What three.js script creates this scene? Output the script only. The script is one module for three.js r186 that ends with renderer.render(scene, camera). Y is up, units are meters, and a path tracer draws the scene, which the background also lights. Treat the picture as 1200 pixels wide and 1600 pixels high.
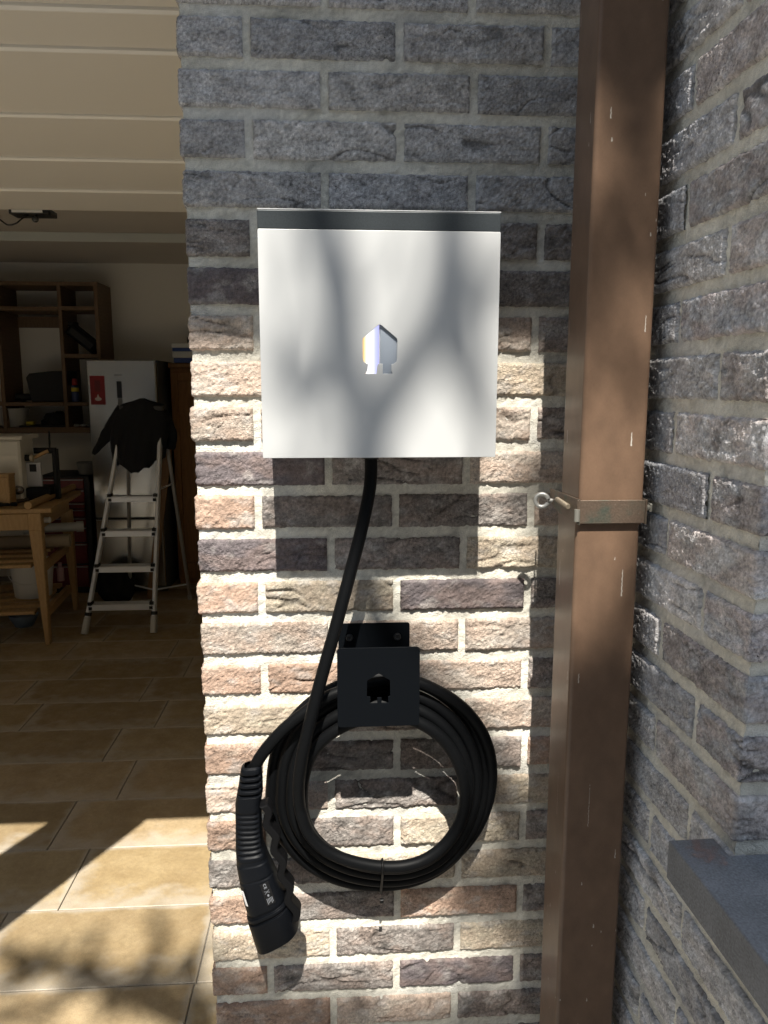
import * as THREE from 'three';
import { ImprovedNoise } from 'three/addons/math/ImprovedNoise.js';
import { mergeGeometries } from 'three/addons/utils/BufferGeometryUtils.js';

// ───────────── camera, sky, sun, exposure ─────────────
const scene = new THREE.Scene();
const camera = new THREE.PerspectiveCamera(67.28, 0.75, 0.05, 600);
camera.position.set(0, 1.5, 1.2495);
camera.rotation.set(-0.1603, -0.0643, 0.0008, 'YXZ');
scene.add(camera);

const renderer = new THREE.WebGLRenderer({ antialias: true });
renderer.setSize(768, 1024);
renderer.toneMapping = THREE.LinearToneMapping;
renderer.toneMappingExposure = 1.85;
renderer.shadowMap.enabled = true;

const SX = -0.03, SY = 1.47;                       // the sun stands at (SX, SY, 1), high over the yard
const sunDir = new THREE.Vector3(SX, SY, 1).normalize();
{
  const W = 256, H = 128, d = new Float32Array(W * H * 4), v = new THREE.Vector3();
  for (let j = 0; j < H; j++) for (let i = 0; i < W; i++) {
    const th = (j + 0.5) / H * Math.PI - Math.PI / 2, ph = ((i + 0.5) / W - 0.5) * 2 * Math.PI;
    v.set(Math.cos(th) * Math.cos(ph), Math.sin(th), Math.cos(th) * Math.sin(ph));
    const e = Math.max(0, v.y), h = Math.pow(1 - e, 3), g = Math.pow(Math.max(0, v.dot(sunDir)), 24) * 0.35;
    const k = 4 * (j * W + i);
    d[k] = 0.255 + 0.09 * h + g; d[k + 1] = 0.325 + 0.085 * h + g * 0.95; d[k + 2] = 0.43 + 0.065 * h + g * 0.85; d[k + 3] = 1;
  }
  const t = new THREE.DataTexture(d, W, H, THREE.RGBAFormat, THREE.FloatType);
  t.mapping = THREE.EquirectangularReflectionMapping; t.magFilter = t.minFilter = THREE.LinearFilter; t.needsUpdate = true;
  scene.background = t; scene.environment = t;
}
const sun = new THREE.DirectionalLight(new THREE.Color(1, 0.945, 0.85), 4.8);
sun.target.position.set(0, 1, 0); sun.position.copy(sunDir).multiplyScalar(20).add(sun.target.position);
sun.castShadow = true; sun.shadow.mapSize.set(4096, 4096); sun.shadow.radius = 1;
Object.assign(sun.shadow.camera, { left: -5, right: 5, top: 5, bottom: -5, near: 1, far: 40 });
scene.add(sun, sun.target);

// ───────────── helpers ─────────────
let seed = 7;
const rnd = () => { seed = (seed + 0x6D2B79F5) | 0; let t = Math.imul(seed ^ (seed >>> 15), 1 | seed); t = (t + Math.imul(t ^ (t >>> 7), 61 | t)) ^ t; return ((t ^ (t >>> 14)) >>> 0) / 4294967296; };
const rr = (a, b) => a + (b - a) * rnd();
const IN = new ImprovedNoise(), N = (x, y, z = 0) => IN.noise(x, y, z);
const fbm = (x, y, z, o = 4) => { let s = 0, a = 0.5, f = 1; for (let i = 0; i < o; i++) { s += a * N(x * f, y * f, z + i * 7.3); a *= 0.5; f *= 2.03; } return s; };
const clamp = (x, a = 0, b = 1) => Math.min(b, Math.max(a, x));
const sm = (a, b, x) => { const t = clamp((x - a) / (b - a)); return t * t * (3 - 2 * t); };
const lerp = (a, b, t) => a + (b - a) * t;
const V = (x, y, z) => new THREE.Vector3(x, y, z);
const taken = new Map();
const numbered = (n) => { const k = taken.get(n) || 0; taken.set(n, k + 1); return k ? n + '_' + String(k).padStart(3, '0') : n; };
function tag(o, label, category, group) { o.userData = { label, category }; if (group) o.userData.group = group; return o; }
function thing(name, label, category, pos = [0, 0, 0], turn = 0, group) {
  const o = new THREE.Group(); o.name = numbered(name); o.position.set(...pos); o.rotation.y = turn; scene.add(o); return tag(o, label, category, group);
}
function obj(name, geo, mat, parent = scene, kind) {
  const g = Array.isArray(geo) ? mergeGeometries(geo.map((q) => { const r = q.index ? q.toNonIndexed() : q; for (const a of Object.keys(r.attributes)) if (!['position', 'normal', 'uv', 'color'].includes(a)) r.deleteAttribute(a); return r; })) : geo;
  const m = new THREE.Mesh(g, mat); m.name = parent === scene ? numbered(name) : name; m.castShadow = m.receiveShadow = true; parent.add(m);
  if (kind) m.userData.kind = kind;
  return m;
}
const part = (p, name) => { const g = new THREE.Group(); g.name = name; p.add(g); return g; };
// chamfered box centred on x, y, z
function box(w, h, d, x = 0, y = 0, z = 0, c = 0.003) {
  c = Math.min(c, w * 0.3, h * 0.3, d * 0.3);
  const s = new THREE.Shape(); const a = w / 2 - c, b = h / 2 - c;
  s.moveTo(-a, -b); s.lineTo(a, -b); s.lineTo(a, b); s.lineTo(-a, b); s.closePath();
  const g = new THREE.ExtrudeGeometry(s, { depth: d - 2 * c, bevelEnabled: true, bevelSize: c, bevelThickness: c, bevelSegments: 1, curveSegments: 2 });
  g.translate(x, y, z - d / 2 + c); return g;
}
// bar of width w and depth d from a to b
function bar(a, b, w, d, c = 0.003, up = V(0, 0, 1)) {
  const A = V(...a), B = V(...b), L = A.distanceTo(B), g = box(w, L, d, 0, 0, 0, c);
  const y = B.clone().sub(A).normalize(), x = y.clone().cross(up).normalize(), z = x.clone().cross(y);
  g.applyMatrix4(new THREE.Matrix4().makeBasis(x, y, z)); const m = A.add(B).multiplyScalar(0.5); g.translate(m.x, m.y, m.z); return g;
}
function tube(pts, r, seg = 40, rad = 10, closed = false) { return new THREE.TubeGeometry(new THREE.CatmullRomCurve3(pts.map((p) => V(...p)), closed), seg, r, rad, closed); }
function lathe(prof, seg = 28) { return new THREE.LatheGeometry(prof.map((p) => new THREE.Vector2(p[0], p[1])), seg); }
function cyl(r, h, x, y, z, seg = 20) { const g = new THREE.CylinderGeometry(r, r, h, seg); g.translate(x, y, z); return g; }
function rod(a, b, r, r2 = r, seg = 12) {
  const A = V(...a), B = V(...b), g = new THREE.CylinderGeometry(r2, r, A.distanceTo(B), seg);
  g.applyQuaternion(new THREE.Quaternion().setFromUnitVectors(V(0, 1, 0), B.clone().sub(A).normalize())); const m = A.add(B).multiplyScalar(0.5); g.translate(m.x, m.y, m.z); return g;
}
function extr(pts, d, c = 0.0015, holes = []) {
  const s = new THREE.Shape(pts.map((p) => new THREE.Vector2(...p))); for (const h of holes) s.holes.push(new THREE.Path(h.map((p) => new THREE.Vector2(...p))));
  return new THREE.ExtrudeGeometry(s, { depth: d - 2 * c, bevelEnabled: c > 0, bevelSize: c, bevelOffset: -c, bevelThickness: c, bevelSegments: 2 }).translate(0, 0, c);
}
function roundRect(x0, y0, x1, y1, r, n = 5) {
  const p = []; const q = [[x1 - r, y0 + r, -90], [x1 - r, y1 - r, 0], [x0 + r, y1 - r, 90], [x0 + r, y0 + r, 180]];
  for (const [cx, cy, a] of q) for (let i = 0; i <= n; i++) { const t = (a + 90 * i / n) * Math.PI / 180; p.push([cx + r * Math.cos(t), cy + r * Math.sin(t)]); }
  return p;
}

// ───────────── textures ─────────────
function dataTex(w, h, fn, srgb = true) {                                   // fn(u, v) -> [r, g, b] in 0..1, linear
  const d = new Uint8Array(w * h * 4), e = (x) => { x = clamp(x); return srgb ? (x <= 0.0031308 ? 12.92 * x : 1.055 * Math.pow(x, 1 / 2.4) - 0.055) : x; };
  for (let j = 0; j < h; j++) for (let i = 0; i < w; i++) { const c = fn((i + 0.5) / w, (j + 0.5) / h, i, j), k = 4 * (j * w + i); for (let q = 0; q < 3; q++) d[k + q] = Math.round(255 * e(typeof c === 'number' ? c : c[q])); d[k + 3] = 255; }
  const t = new THREE.DataTexture(d, w, h); t.colorSpace = srgb ? THREE.SRGBColorSpace : THREE.NoColorSpace; t.wrapS = t.wrapT = THREE.RepeatWrapping; t.magFilter = THREE.LinearFilter; t.minFilter = THREE.LinearMipmapLinearFilter; t.generateMipmaps = true; t.needsUpdate = true; return t;
}
// noise that repeats after one unit of u and v
const tn = (u, v, f, z, o = 4) => { const a = u * f, b = v * f; const q = (x, y) => fbm(x, y, z, o); const s = sm(0, 1, u), t = sm(0, 1, v); return lerp(lerp(q(a, b), q(a - f, b), s), lerp(q(a, b - f), q(a - f, b - f), s), t); };
const rep = (t, x, y = x) => { const c = t.clone(); c.repeat.set(x, y); c.needsUpdate = true; return c; };
const grit = dataTex(512, 512, (u, v) => { const a = tn(u, v, 40, 1, 3), b = tn(u, v, 120, 5, 2), p = sm(0.28, 0.5, tn(u, v, 60, 9, 2)); return 0.55 + 0.5 * a + 0.4 * b - 0.35 * p; }, false);
const gritColor = dataTex(512, 512, (u, v) => { const a = tn(u, v, 50, 1, 3), b = tn(u, v, 140, 5, 2), p = sm(0.25, 0.45, tn(u, v, 60, 9, 2)), w = sm(0.22, 0.4, tn(u, v, 90, 14, 2)); return clamp(0.66 + 0.55 * a + 0.6 * b - 0.5 * p + 0.55 * w); });
const sand = dataTex(512, 512, (u, v) => 0.5 + 0.5 * tn(u, v, 70, 21, 3) + 0.5 * tn(u, v, 160, 25, 1), false);
const sandColor = dataTex(512, 512, (u, v) => { const a = tn(u, v, 12, 31, 3), b = tn(u, v, 150, 35, 2); return clamp(0.82 + 0.3 * a + 0.42 * b); });
const woodTex = (c1, c2, z) => dataTex(256, 512, (u, v) => { const w = tn(u, v, 3, z, 3), g = 0.5 + 0.5 * Math.sin((u * 9 + w * 2.2) * 6.283), f = tn(u, v * 0.25, 60, z + 3, 2); const t = clamp(0.45 * g + 0.5 + f * 0.9 - 0.25); return c1.map((a, i) => lerp(a, c2[i], t)); });
const S = (o) => new THREE.MeshStandardMaterial(o), col = (r, g, b) => new THREE.Color().setRGB(r, g, b);
const mt = (r, g, b, rough = 0.6, o = {}) => S({ color: col(r, g, b), roughness: rough, ...o });

const ph = (r, g, b, rough, o = {}) => new THREE.MeshPhysicalMaterial({ color: col(r, g, b), roughness: rough, specularIntensity: 0.3, ...o });
const brickMat = S({ vertexColors: true, map: rep(gritColor, 4), bumpMap: rep(grit, 4), bumpScale: 0.0028, roughness: 0.9 });
const mortarMat = S({ vertexColors: true, map: rep(sandColor, 5), bumpMap: rep(sand, 5), bumpScale: 0.0022, roughness: 0.95 });
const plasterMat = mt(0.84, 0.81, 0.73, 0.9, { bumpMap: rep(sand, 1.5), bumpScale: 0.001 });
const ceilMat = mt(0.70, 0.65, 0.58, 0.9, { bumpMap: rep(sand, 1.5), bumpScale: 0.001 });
const pavingMat = mt(0.22, 0.215, 0.205, 0.9, { bumpMap: rep(sand, 0.8), bumpScale: 0.003 });
const renderMat = mt(0.3, 0.27, 0.25, 0.9, { bumpMap: rep(grit, 2), bumpScale: 0.002 });

// ───────────── bricks and mortar ─────────────
const BH = 0.0535, HJ = 0.0125, C = 0.0716175, Y0 = 2.0858775;
const TONE = { g: [0.45, 0.44, 0.435], b: [0.405, 0.40, 0.403], p: [0.51, 0.44, 0.375], r: [0.49, 0.39, 0.315], d: [0.15, 0.128, 0.133], t: [0.49, 0.425, 0.33], k: [0.26, 0.233, 0.215], w: [0.53, 0.51, 0.49] };
// a brick with its front on z = 0 from x = 0 to w, y = 0 to h, and its ends turned back by the lengths left and right
function brickGeo(w, h, tone, { left = 0, right = 0, step = 0.0023, red = 0.3, scum = 0.3, rough = 1, skyTint = [1, 1, 1] } = {}) {
  const z0 = rr(0, 900), rc = 0.0045, total = left + w + right, nx = Math.max(6, Math.round(total / step)), ny = Math.max(4, Math.round(h / step));
  const pos = [], colr = [], uv = [], idx = [], ou = rnd(), ov = rnd();
  const tiltX = rr(-0.010, 0.010), tiltY = rr(-0.02, 0.02), proud = rr(-0.001, 0.0014), fold = (rnd() < 0.45 ? rr(0.05, 0.3) : rr(0.4, 1.15)) * rough, fine = rr(0.2, 1) * rough, foldA = rr(-0.5, 0.5), dirn = rr(12, 26);
  const bt = TONE[tone].map((c, i) => c * 1.5 * skyTint[i]), bright = rr(0.82, 1.14);
  const redC = [0.62, 0.40, 0.29], whC = [0.74, 0.70, 0.66];
  const lift = (x, y) => {                                                     // hand-moulded relief
    const wx = x + 0.02 * N(x * 14, y * 22, z0 + 3), wy = y + 0.012 * N(x * 12 + 5, y * 20, z0 + 8);
    let f = 0.0021 * rough * fbm(x * 22, y * 40, z0, 3) + 0.0018 * rough * fbm(x * 75, y * 110, z0 + 4, 3) + 0.0013 * N(x * 230, y * 280, z0 + 6) + 0.0012 * N(x * 380, y * 400, z0 + 9);
    const r1 = 1 - Math.abs(N(wx * 9 + wy * foldA * dirn, wy * dirn * 1.6, z0 + 20)) * 2.2; if (r1 > 0.72) f -= 0.0046 * fold * Math.pow((r1 - 0.72) / 0.28, 2) * sm(-0.18, 0.2, N(x * 16, y * 26, z0 + 40));
    const r2 = 1 - Math.abs(N(wx * 26 - wy * foldA * 30, wy * 58, z0 + 60)) * 2; if (r2 > 0.6) f -= 0.0024 * fine * Math.pow((r2 - 0.6) / 0.4, 2) * sm(-0.1, 0.3, N(x * 20, y * 24, z0 + 80));
    return f;
  };
  const put = (s, y) => {
    let x, z, ax, az; const sx = s - left;                                      // the path: left return, front, right return
    const edge = (t, a) => 0.0014 * fbm(t * 60, a, z0 + 50, 2) + 0.0011 * N(t * 190, a, z0 + 55);
    const dy = Math.min(y, h - y), dx = Math.min(left ? 1 : s, right ? 1 : total - s), d = Math.min(dy, dx) + 0.003 * fbm(s * 80, y * 80, z0 + 90, 2);
    let f = lift(s, y) + proud + (s - total / 2) * tiltX + (y - h / 2) * tiltY;
    f -= 0.0046 * Math.pow(1 - sm(-0.001, 0.0044, d), 1.8);
    const corner = (q) => { const t = clamp((q + rc) / (2 * rc)); return t; };   // 0 on the front .. 1 past the corner
    if (left && sx < rc) { const t = 1 - corner(sx), a = t * Math.PI / 2; ax = -Math.sin(a); az = Math.cos(a); if (sx > -rc) { x = rc - rc * Math.sin(a); z = -rc + rc * Math.cos(a); } else { x = 0; z = sx; } }
    else if (right && sx > w - rc) { const t = corner(sx - w), a = t * Math.PI / 2; ax = Math.sin(a); az = Math.cos(a); if (sx < w + rc) { x = w - rc + rc * Math.sin(a); z = -rc + rc * Math.cos(a); } else { x = w; z = -(sx - w); } }
    else { x = sx; z = 0; ax = 0; az = 1; }
    const wy = y + (sm(0.5, 1, y / h) * edge(s, 11) + sm(0.5, 1, 1 - y / h) * edge(s, 17)) * 1.6;
    const wx = left || right ? 0 : sm(0.9, 1, s / total) * edge(y, 23) + sm(0.9, 1, 1 - s / total) * edge(y, 29);
    pos.push(x + ax * f + wx, wy, z + az * f);
    const m1 = sm(0.42 - 0.5 * red, 0.75 - 0.4 * red, 0.5 + fbm(s * 17, y * 30, z0 + 200, 3)) * 0.75 + red * 0.6 * (1 - sm(0, 0.006, d)) * sm(0, 0.3, N(s * 25, y * 30, z0 + 210));
    const m2 = sm(0.62 - 0.4 * scum, 0.95 - 0.3 * scum, 0.5 + fbm(s * 30, y * 45, z0 + 300, 4)) * (0.35 + 0.5 * scum);
    const gr = 'gbwk'.includes(tone) ? 1 : 0, creaseShade = 1 - (0.42 + 0.14 * gr) * sm(0.0004, 0.0032, -lift(s, y));  // creases darkened in the colour to stand in for relief shade
    const v = creaseShade * bright * (1 + (0.5 + 0.3 * gr) * fbm(s * 40, y * 50, z0 + 400, 3) + (0.3 + 0.2 * gr) * N(s * 260, y * 260, z0 + 410) + 0.4 * gr * sm(0.15, 0.5, fbm(s * 150, y * 170, z0 + 420, 2))), grim = 1 - 0.45 * sm(0.2, 0.5, fbm(s * 12, y * 25, z0 + 500, 3));
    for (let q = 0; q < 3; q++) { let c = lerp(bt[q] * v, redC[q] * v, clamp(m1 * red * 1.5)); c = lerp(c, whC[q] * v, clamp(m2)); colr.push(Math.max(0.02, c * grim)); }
    uv.push(s + ou, y + ov);
  };
  for (let j = 0; j <= ny; j++) for (let i = 0; i <= nx; i++) put(total * i / nx, h * j / ny);
  const at = (i, j) => j * (nx + 1) + i;
  for (let j = 0; j < ny; j++) for (let i = 0; i < nx; i++) { const a = at(i, j), b = at(i + 1, j), c = at(i + 1, j + 1), d = at(i, j + 1); idx.push(a, b, c, a, c, d); }
  const ring = []; for (let i = 0; i < nx; i++) ring.push(at(i, 0)); for (let j = 0; j < ny; j++) ring.push(at(nx, j)); for (let i = nx; i > 0; i--) ring.push(at(i, ny)); for (let j = ny; j > 0; j--) ring.push(at(0, j));
  const n0 = pos.length / 3;                                                   // the sides, back into the joint
  for (const k of ring) {
    const X = pos[3 * k], Y = pos[3 * k + 1], Z = pos[3 * k + 2], i = k % (nx + 1), s = total * i / nx - left;
    const bx = s < 0 ? 0.014 : s > w ? -0.014 : 0, bz = bx ? 0 : -0.014;
    for (const f of [0, 1]) { pos.push(X + bx * f, Y, Z + bz * f); colr.push(colr[3 * k], colr[3 * k + 1], colr[3 * k + 2]); uv.push(uv[2 * k] + f * 0.014, uv[2 * k + 1] + f * 0.014); }
  }
  for (let r = 0; r < ring.length; r++) { const a = n0 + 2 * r, b = n0 + 2 * ((r + 1) % ring.length); idx.push(a, a + 1, b, b, a + 1, b + 1); }
  const g = new THREE.BufferGeometry();
  g.setAttribute('position', new THREE.Float32BufferAttribute(pos, 3)); g.setAttribute('color', new THREE.Float32BufferAttribute(colr, 3)); g.setAttribute('uv', new THREE.Float32BufferAttribute(uv, 2)); g.setIndex(idx); g.computeVertexNormals(); return g;
}
// a rough sheet of mortar: origin o, edges u and v, outward normal n
function mortarSheet(o, u, v, n, step = 0.0042, z0 = 0, amp = 1) {
  const lu = u.length(), lv = v.length(), nx = Math.ceil(lu / step), ny = Math.ceil(lv / step), pos = [], c = [], uv = [], idx = [];
  for (let j = 0; j <= ny; j++) for (let i = 0; i <= nx; i++) {
    const a = i / nx, b = j / ny, x = a * lu, y = b * lv;
    const f = amp * (0.003 * fbm(x * 18, y * 30, z0, 3) + 0.0034 * fbm(x * 90, y * 110, z0 + 5, 3) + 0.0012 * N(x * 240, y * 240, z0 + 8));
    const p = o.clone().addScaledVector(u, a).addScaledVector(v, b).addScaledVector(n, f); pos.push(p.x, p.y, p.z); uv.push(x, y);
    const t = (1 + 0.5 * fbm(x * 9, y * 14, z0 + 20, 3) + 0.25 * N(x * 200, y * 200, z0 + 24)) * (1 - 0.3 * sm(0.15, 0.4, fbm(x * 30, y * 40, z0 + 27, 3))), m = sm(0.0, 0.35, fbm(x * 5, y * 9, z0 + 30, 3)); c.push(lerp(0.88, 0.80, m) * t, lerp(0.845, 0.785, m) * t, lerp(0.735, 0.725, m) * t);
  }
  for (let j = 0; j < ny; j++) for (let i = 0; i < nx; i++) { const a = j * (nx + 1) + i, d = a + nx + 1; idx.push(a, a + 1, d + 1, a, d + 1, d); }
  const g = new THREE.BufferGeometry(); g.setAttribute('position', new THREE.Float32BufferAttribute(pos, 3)); g.setAttribute('color', new THREE.Float32BufferAttribute(c, 3)); g.setAttribute('uv', new THREE.Float32BufferAttribute(uv, 2)); g.setIndex(idx); g.computeVertexNormals(); return g;
}
const colored = (g, r, gr, b) => { const n = g.attributes.position.count, a = new Float32Array(3 * n); for (let i = 0; i < n; i++) a.set([r, gr, b], 3 * i); g.setAttribute('color', new THREE.BufferAttribute(a, 3)); return g; };

// the brick pier that carries the charger
{
  const X0 = -0.234855, XL = -0.2265, XR = 0.438, M2 = 0.1125;
  const t = thing('brick_pier', 'grey and pink hand-moulded brick pier between the open garage and the downpipe', 'brick wall');
  obj('mortar', [mortarSheet(V(-0.2225, 0, -0.0055), V(0.6605, 0, 0), V(0, 2.32, 0), V(0, 0, 1), 0.004, 3),
    mortarSheet(V(-0.2215, 0, -0.105), V(0, 0, 0.1), V(0, 2.32, 0), V(-1, 0, 0), 0.006, 40),
    colored(box(0.655, 2.319, 0.29, 0.1085, 1.1595, -0.155, 0.001), 0.48, 0.45, 0.37)], mortarMat, t);
  const rows = { '-3': 'ggg', '-2': 'gggg', '-1': 'gbg', 0: 'gbg', 1: 'gbgb', 2: 'gwb', 3: 'gwgb', 4: 'gbb', 5: 'kkkk', 6: 'dkk', 7: 'pkpk', 8: 'pptk', 9: 'pppk', 10: 'dkp', 11: 'rkkp', 12: 'dkt', 13: 'rtdk', 14: 'ppp', 15: 'rrpk', 16: 'tpp', 17: 'rkkr', 18: 'pkt', 19: 'rktk', 20: 'ktt', 21: 'rkrk', 22: 'tkt', 23: 'rkdk', 24: 'rpk', 25: 'rkpk', 26: 'pkr', 27: 'rpkt', 28: 'kpr' };
  for (let n = -3; n <= 28; n++) {
    const odd = Math.abs(n) % 2 === 1, y = Y0 - n * C + rr(-0.0008, 0.0008), tones = rows[n], edges = [XL + rr(-0.002, 0.002)];
    for (let k = odd ? 1 : 2; X0 + k * M2 < XR - 0.02; k += 2) { const j = X0 + k * M2 + rr(-0.003, 0.003); edges.push(j); }
    edges.push(XR + HJ / 2);
    const seen = n >= 0 && n <= 24;
    for (let i = 0; i + 1 < edges.length; i++) {
      const a = edges[i] + (i ? HJ / 2 : 0), w = edges[i + 1] - HJ / 2 - a, tone = tones[i % tones.length], h = BH + rr(-0.0018, 0.0022), up = n < 7;  // upper rows greyer and less red: their shaded look is put into the tone
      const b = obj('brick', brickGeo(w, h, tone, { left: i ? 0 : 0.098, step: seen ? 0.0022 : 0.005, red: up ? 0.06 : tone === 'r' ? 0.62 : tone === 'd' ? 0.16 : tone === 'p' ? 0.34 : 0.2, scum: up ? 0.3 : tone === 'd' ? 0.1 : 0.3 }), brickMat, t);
      b.position.set(a, y - h / 2, 0);
    }
  }
}
// the side wall with the window opening, almost square to the pier and in line with the sun
const SIDE = [0.441, 0, 0], SIDE_TURN = -88.61 * Math.PI / 180;
{
  const t = thing('brick_side_wall', 'grey brick side wall with window opening, running forward right of the downpipe', 'brick wall', SIDE, SIDE_TURN);
  const E = 0.466, SILL = 15.5, ysill = 0.966, LOW = 1.3;
  obj('mortar', [mortarSheet(V(0, ysill - 0.05, -0.0055), V(E - 0.004, 0, 0), V(0, 2.32 - ysill + 0.05, 0), V(0, 0, 1), 0.004, 60),
    mortarSheet(V(0, 0, -0.0055), V(LOW, 0, 0), V(0, ysill - 0.05, 0), V(0, 0, 1), 0.005, 70),
    mortarSheet(V(E - 0.0055, ysill - 0.01, -0.006), V(0, 0, -0.2), V(0, 2.32 - ysill, 0), V(1, 0, 0), 0.005, 80),
    colored(box(E - 0.014, 2.3 - ysill, 0.24, (E - 0.014) / 2, (2.32 + ysill) / 2, -0.135, 0.001), 0.48, 0.45, 0.37), colored(box(LOW, ysill - 0.06, 0.24, LOW / 2, (ysill - 0.06) / 2, -0.135, 0.001), 0.48, 0.45, 0.37)], mortarMat, t);
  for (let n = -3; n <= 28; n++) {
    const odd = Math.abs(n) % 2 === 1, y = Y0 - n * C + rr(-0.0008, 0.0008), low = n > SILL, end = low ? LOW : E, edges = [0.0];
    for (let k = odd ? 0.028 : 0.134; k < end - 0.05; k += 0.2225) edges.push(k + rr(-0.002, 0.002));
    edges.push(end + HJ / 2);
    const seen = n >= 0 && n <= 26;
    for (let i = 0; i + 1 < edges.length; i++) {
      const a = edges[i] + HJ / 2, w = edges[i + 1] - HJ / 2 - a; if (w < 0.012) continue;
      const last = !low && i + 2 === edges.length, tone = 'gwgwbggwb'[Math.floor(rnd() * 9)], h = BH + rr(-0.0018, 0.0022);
      const b = obj('brick', brickGeo(w - (last ? 0.0 : 0), h, n > 16 ? 'gwg'[i % 3] : tone, { right: last ? (odd ? 0.1 : 0.2) : 0, step: seen && a < 0.75 ? 0.0021 : 0.005, red: last ? 0.3 : 0.1, scum: 0.36, rough: 0.9, skyTint: [1.04, 1.07, 1.12] }), brickMat, t);  // lighter, bluer tint puts the sky fill into the side-wall colour
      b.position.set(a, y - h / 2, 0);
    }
    if (!low && odd) { const h = BH, b = obj('brick', brickGeo(0.09, h, 'k', { step: 0.005 }), brickMat, t); b.position.set(E, y - h / 2, -0.1125); b.rotation.y = Math.PI / 2; }
  }
}
// bluestone window sill
{
  const stone = dataTex(512, 512, (u, v) => { const a = tn(u, v, 6, 131, 4), b = tn(u, v, 90, 135, 2), w = sm(0.3, 0.42, tn(u, v, 40, 139, 2)); const k = 0.19 * (1 + 0.5 * a + 0.8 * b) + 0.08 * w; return [k * 0.95, k, k * 1.08]; });
  const t = thing('window_sill', 'blue-grey bluestone window sill projecting from the brick side wall at lower right', 'window sill', SIDE, SIDE_TURN);
  const pts = [[0.431, 0.059], [1.3, 0.059], [1.3, -0.2], [0.4665, -0.2], [0.4665, 0.004], [0.431, 0.004]];
  const g = extr(pts.map(([x, z]) => [x, -z]), 0.05, 0.002); g.rotateX(-Math.PI / 2); g.translate(0, 0.9195, 0);
  obj('slab', g, S({ map: rep(stone, 4), bumpMap: rep(sand, 5), bumpScale: 0.0005, roughness: 0.62 }), t);
  const red = dataTex(256, 128, (u, v) => { const m = tn(u, v, 5, 151, 4) + 0.22 - 2.2 * Math.pow(Math.abs(v - 0.5), 2) - 1.4 * Math.pow(Math.abs(u - 0.5), 2); const k = 0.62 * sm(-0.1, 0.45, m + 0.5 * tn(u, v, 60, 155, 2)); return [k, k, k]; }, false);
  const p = new THREE.PlaneGeometry(0.06, 0.06); p.rotateX(-Math.PI / 2); p.translate(0.463, 0.9712, 0.030);
  obj('brick_dust', p, S({ color: col(0.34, 0.2, 0.16), alphaMap: red, transparent: true, roughness: 0.95 }), t);
}

// ───────────── garage shell and yard ─────────────
const struct = (n, g, m) => obj(n, g, m, scene, 'structure');
{
  const g = new THREE.PlaneGeometry(400, 400); g.rotateX(-Math.PI / 2); g.translate(0, -0.03, 0);
  for (let i = 0, u = g.attributes.uv; i < u.count; i++) u.setXY(i, u.getX(i) * 400, u.getY(i) * 400);
  struct('ground', g, pavingMat);
}
struct('garage_back_wall', box(3.7, 2.7, 0.2, -1.75, 1.35, -5.05, 0.001), plasterMat);
struct('garage_left_wall', box(0.2, 2.7, 5.2, -3.5, 1.35, -2.55, 0.001), plasterMat);
struct('garage_right_wall', box(0.2, 2.7, 4.64, 0.0, 1.35, -2.63, 0.001), plasterMat);
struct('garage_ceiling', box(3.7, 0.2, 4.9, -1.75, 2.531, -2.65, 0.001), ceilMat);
struct('lintel_wall', [box(4.1, 3.4, 0.3, -2.274, 4.06, -0.158, 0.001), box(3.4, 3.4, 0.3, 1.48, 4.06, -0.158, 0.001), box(0.9, 2.6, 0.3, -3.6, 1.05, -0.16, 0.001)], renderMat);

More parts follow.
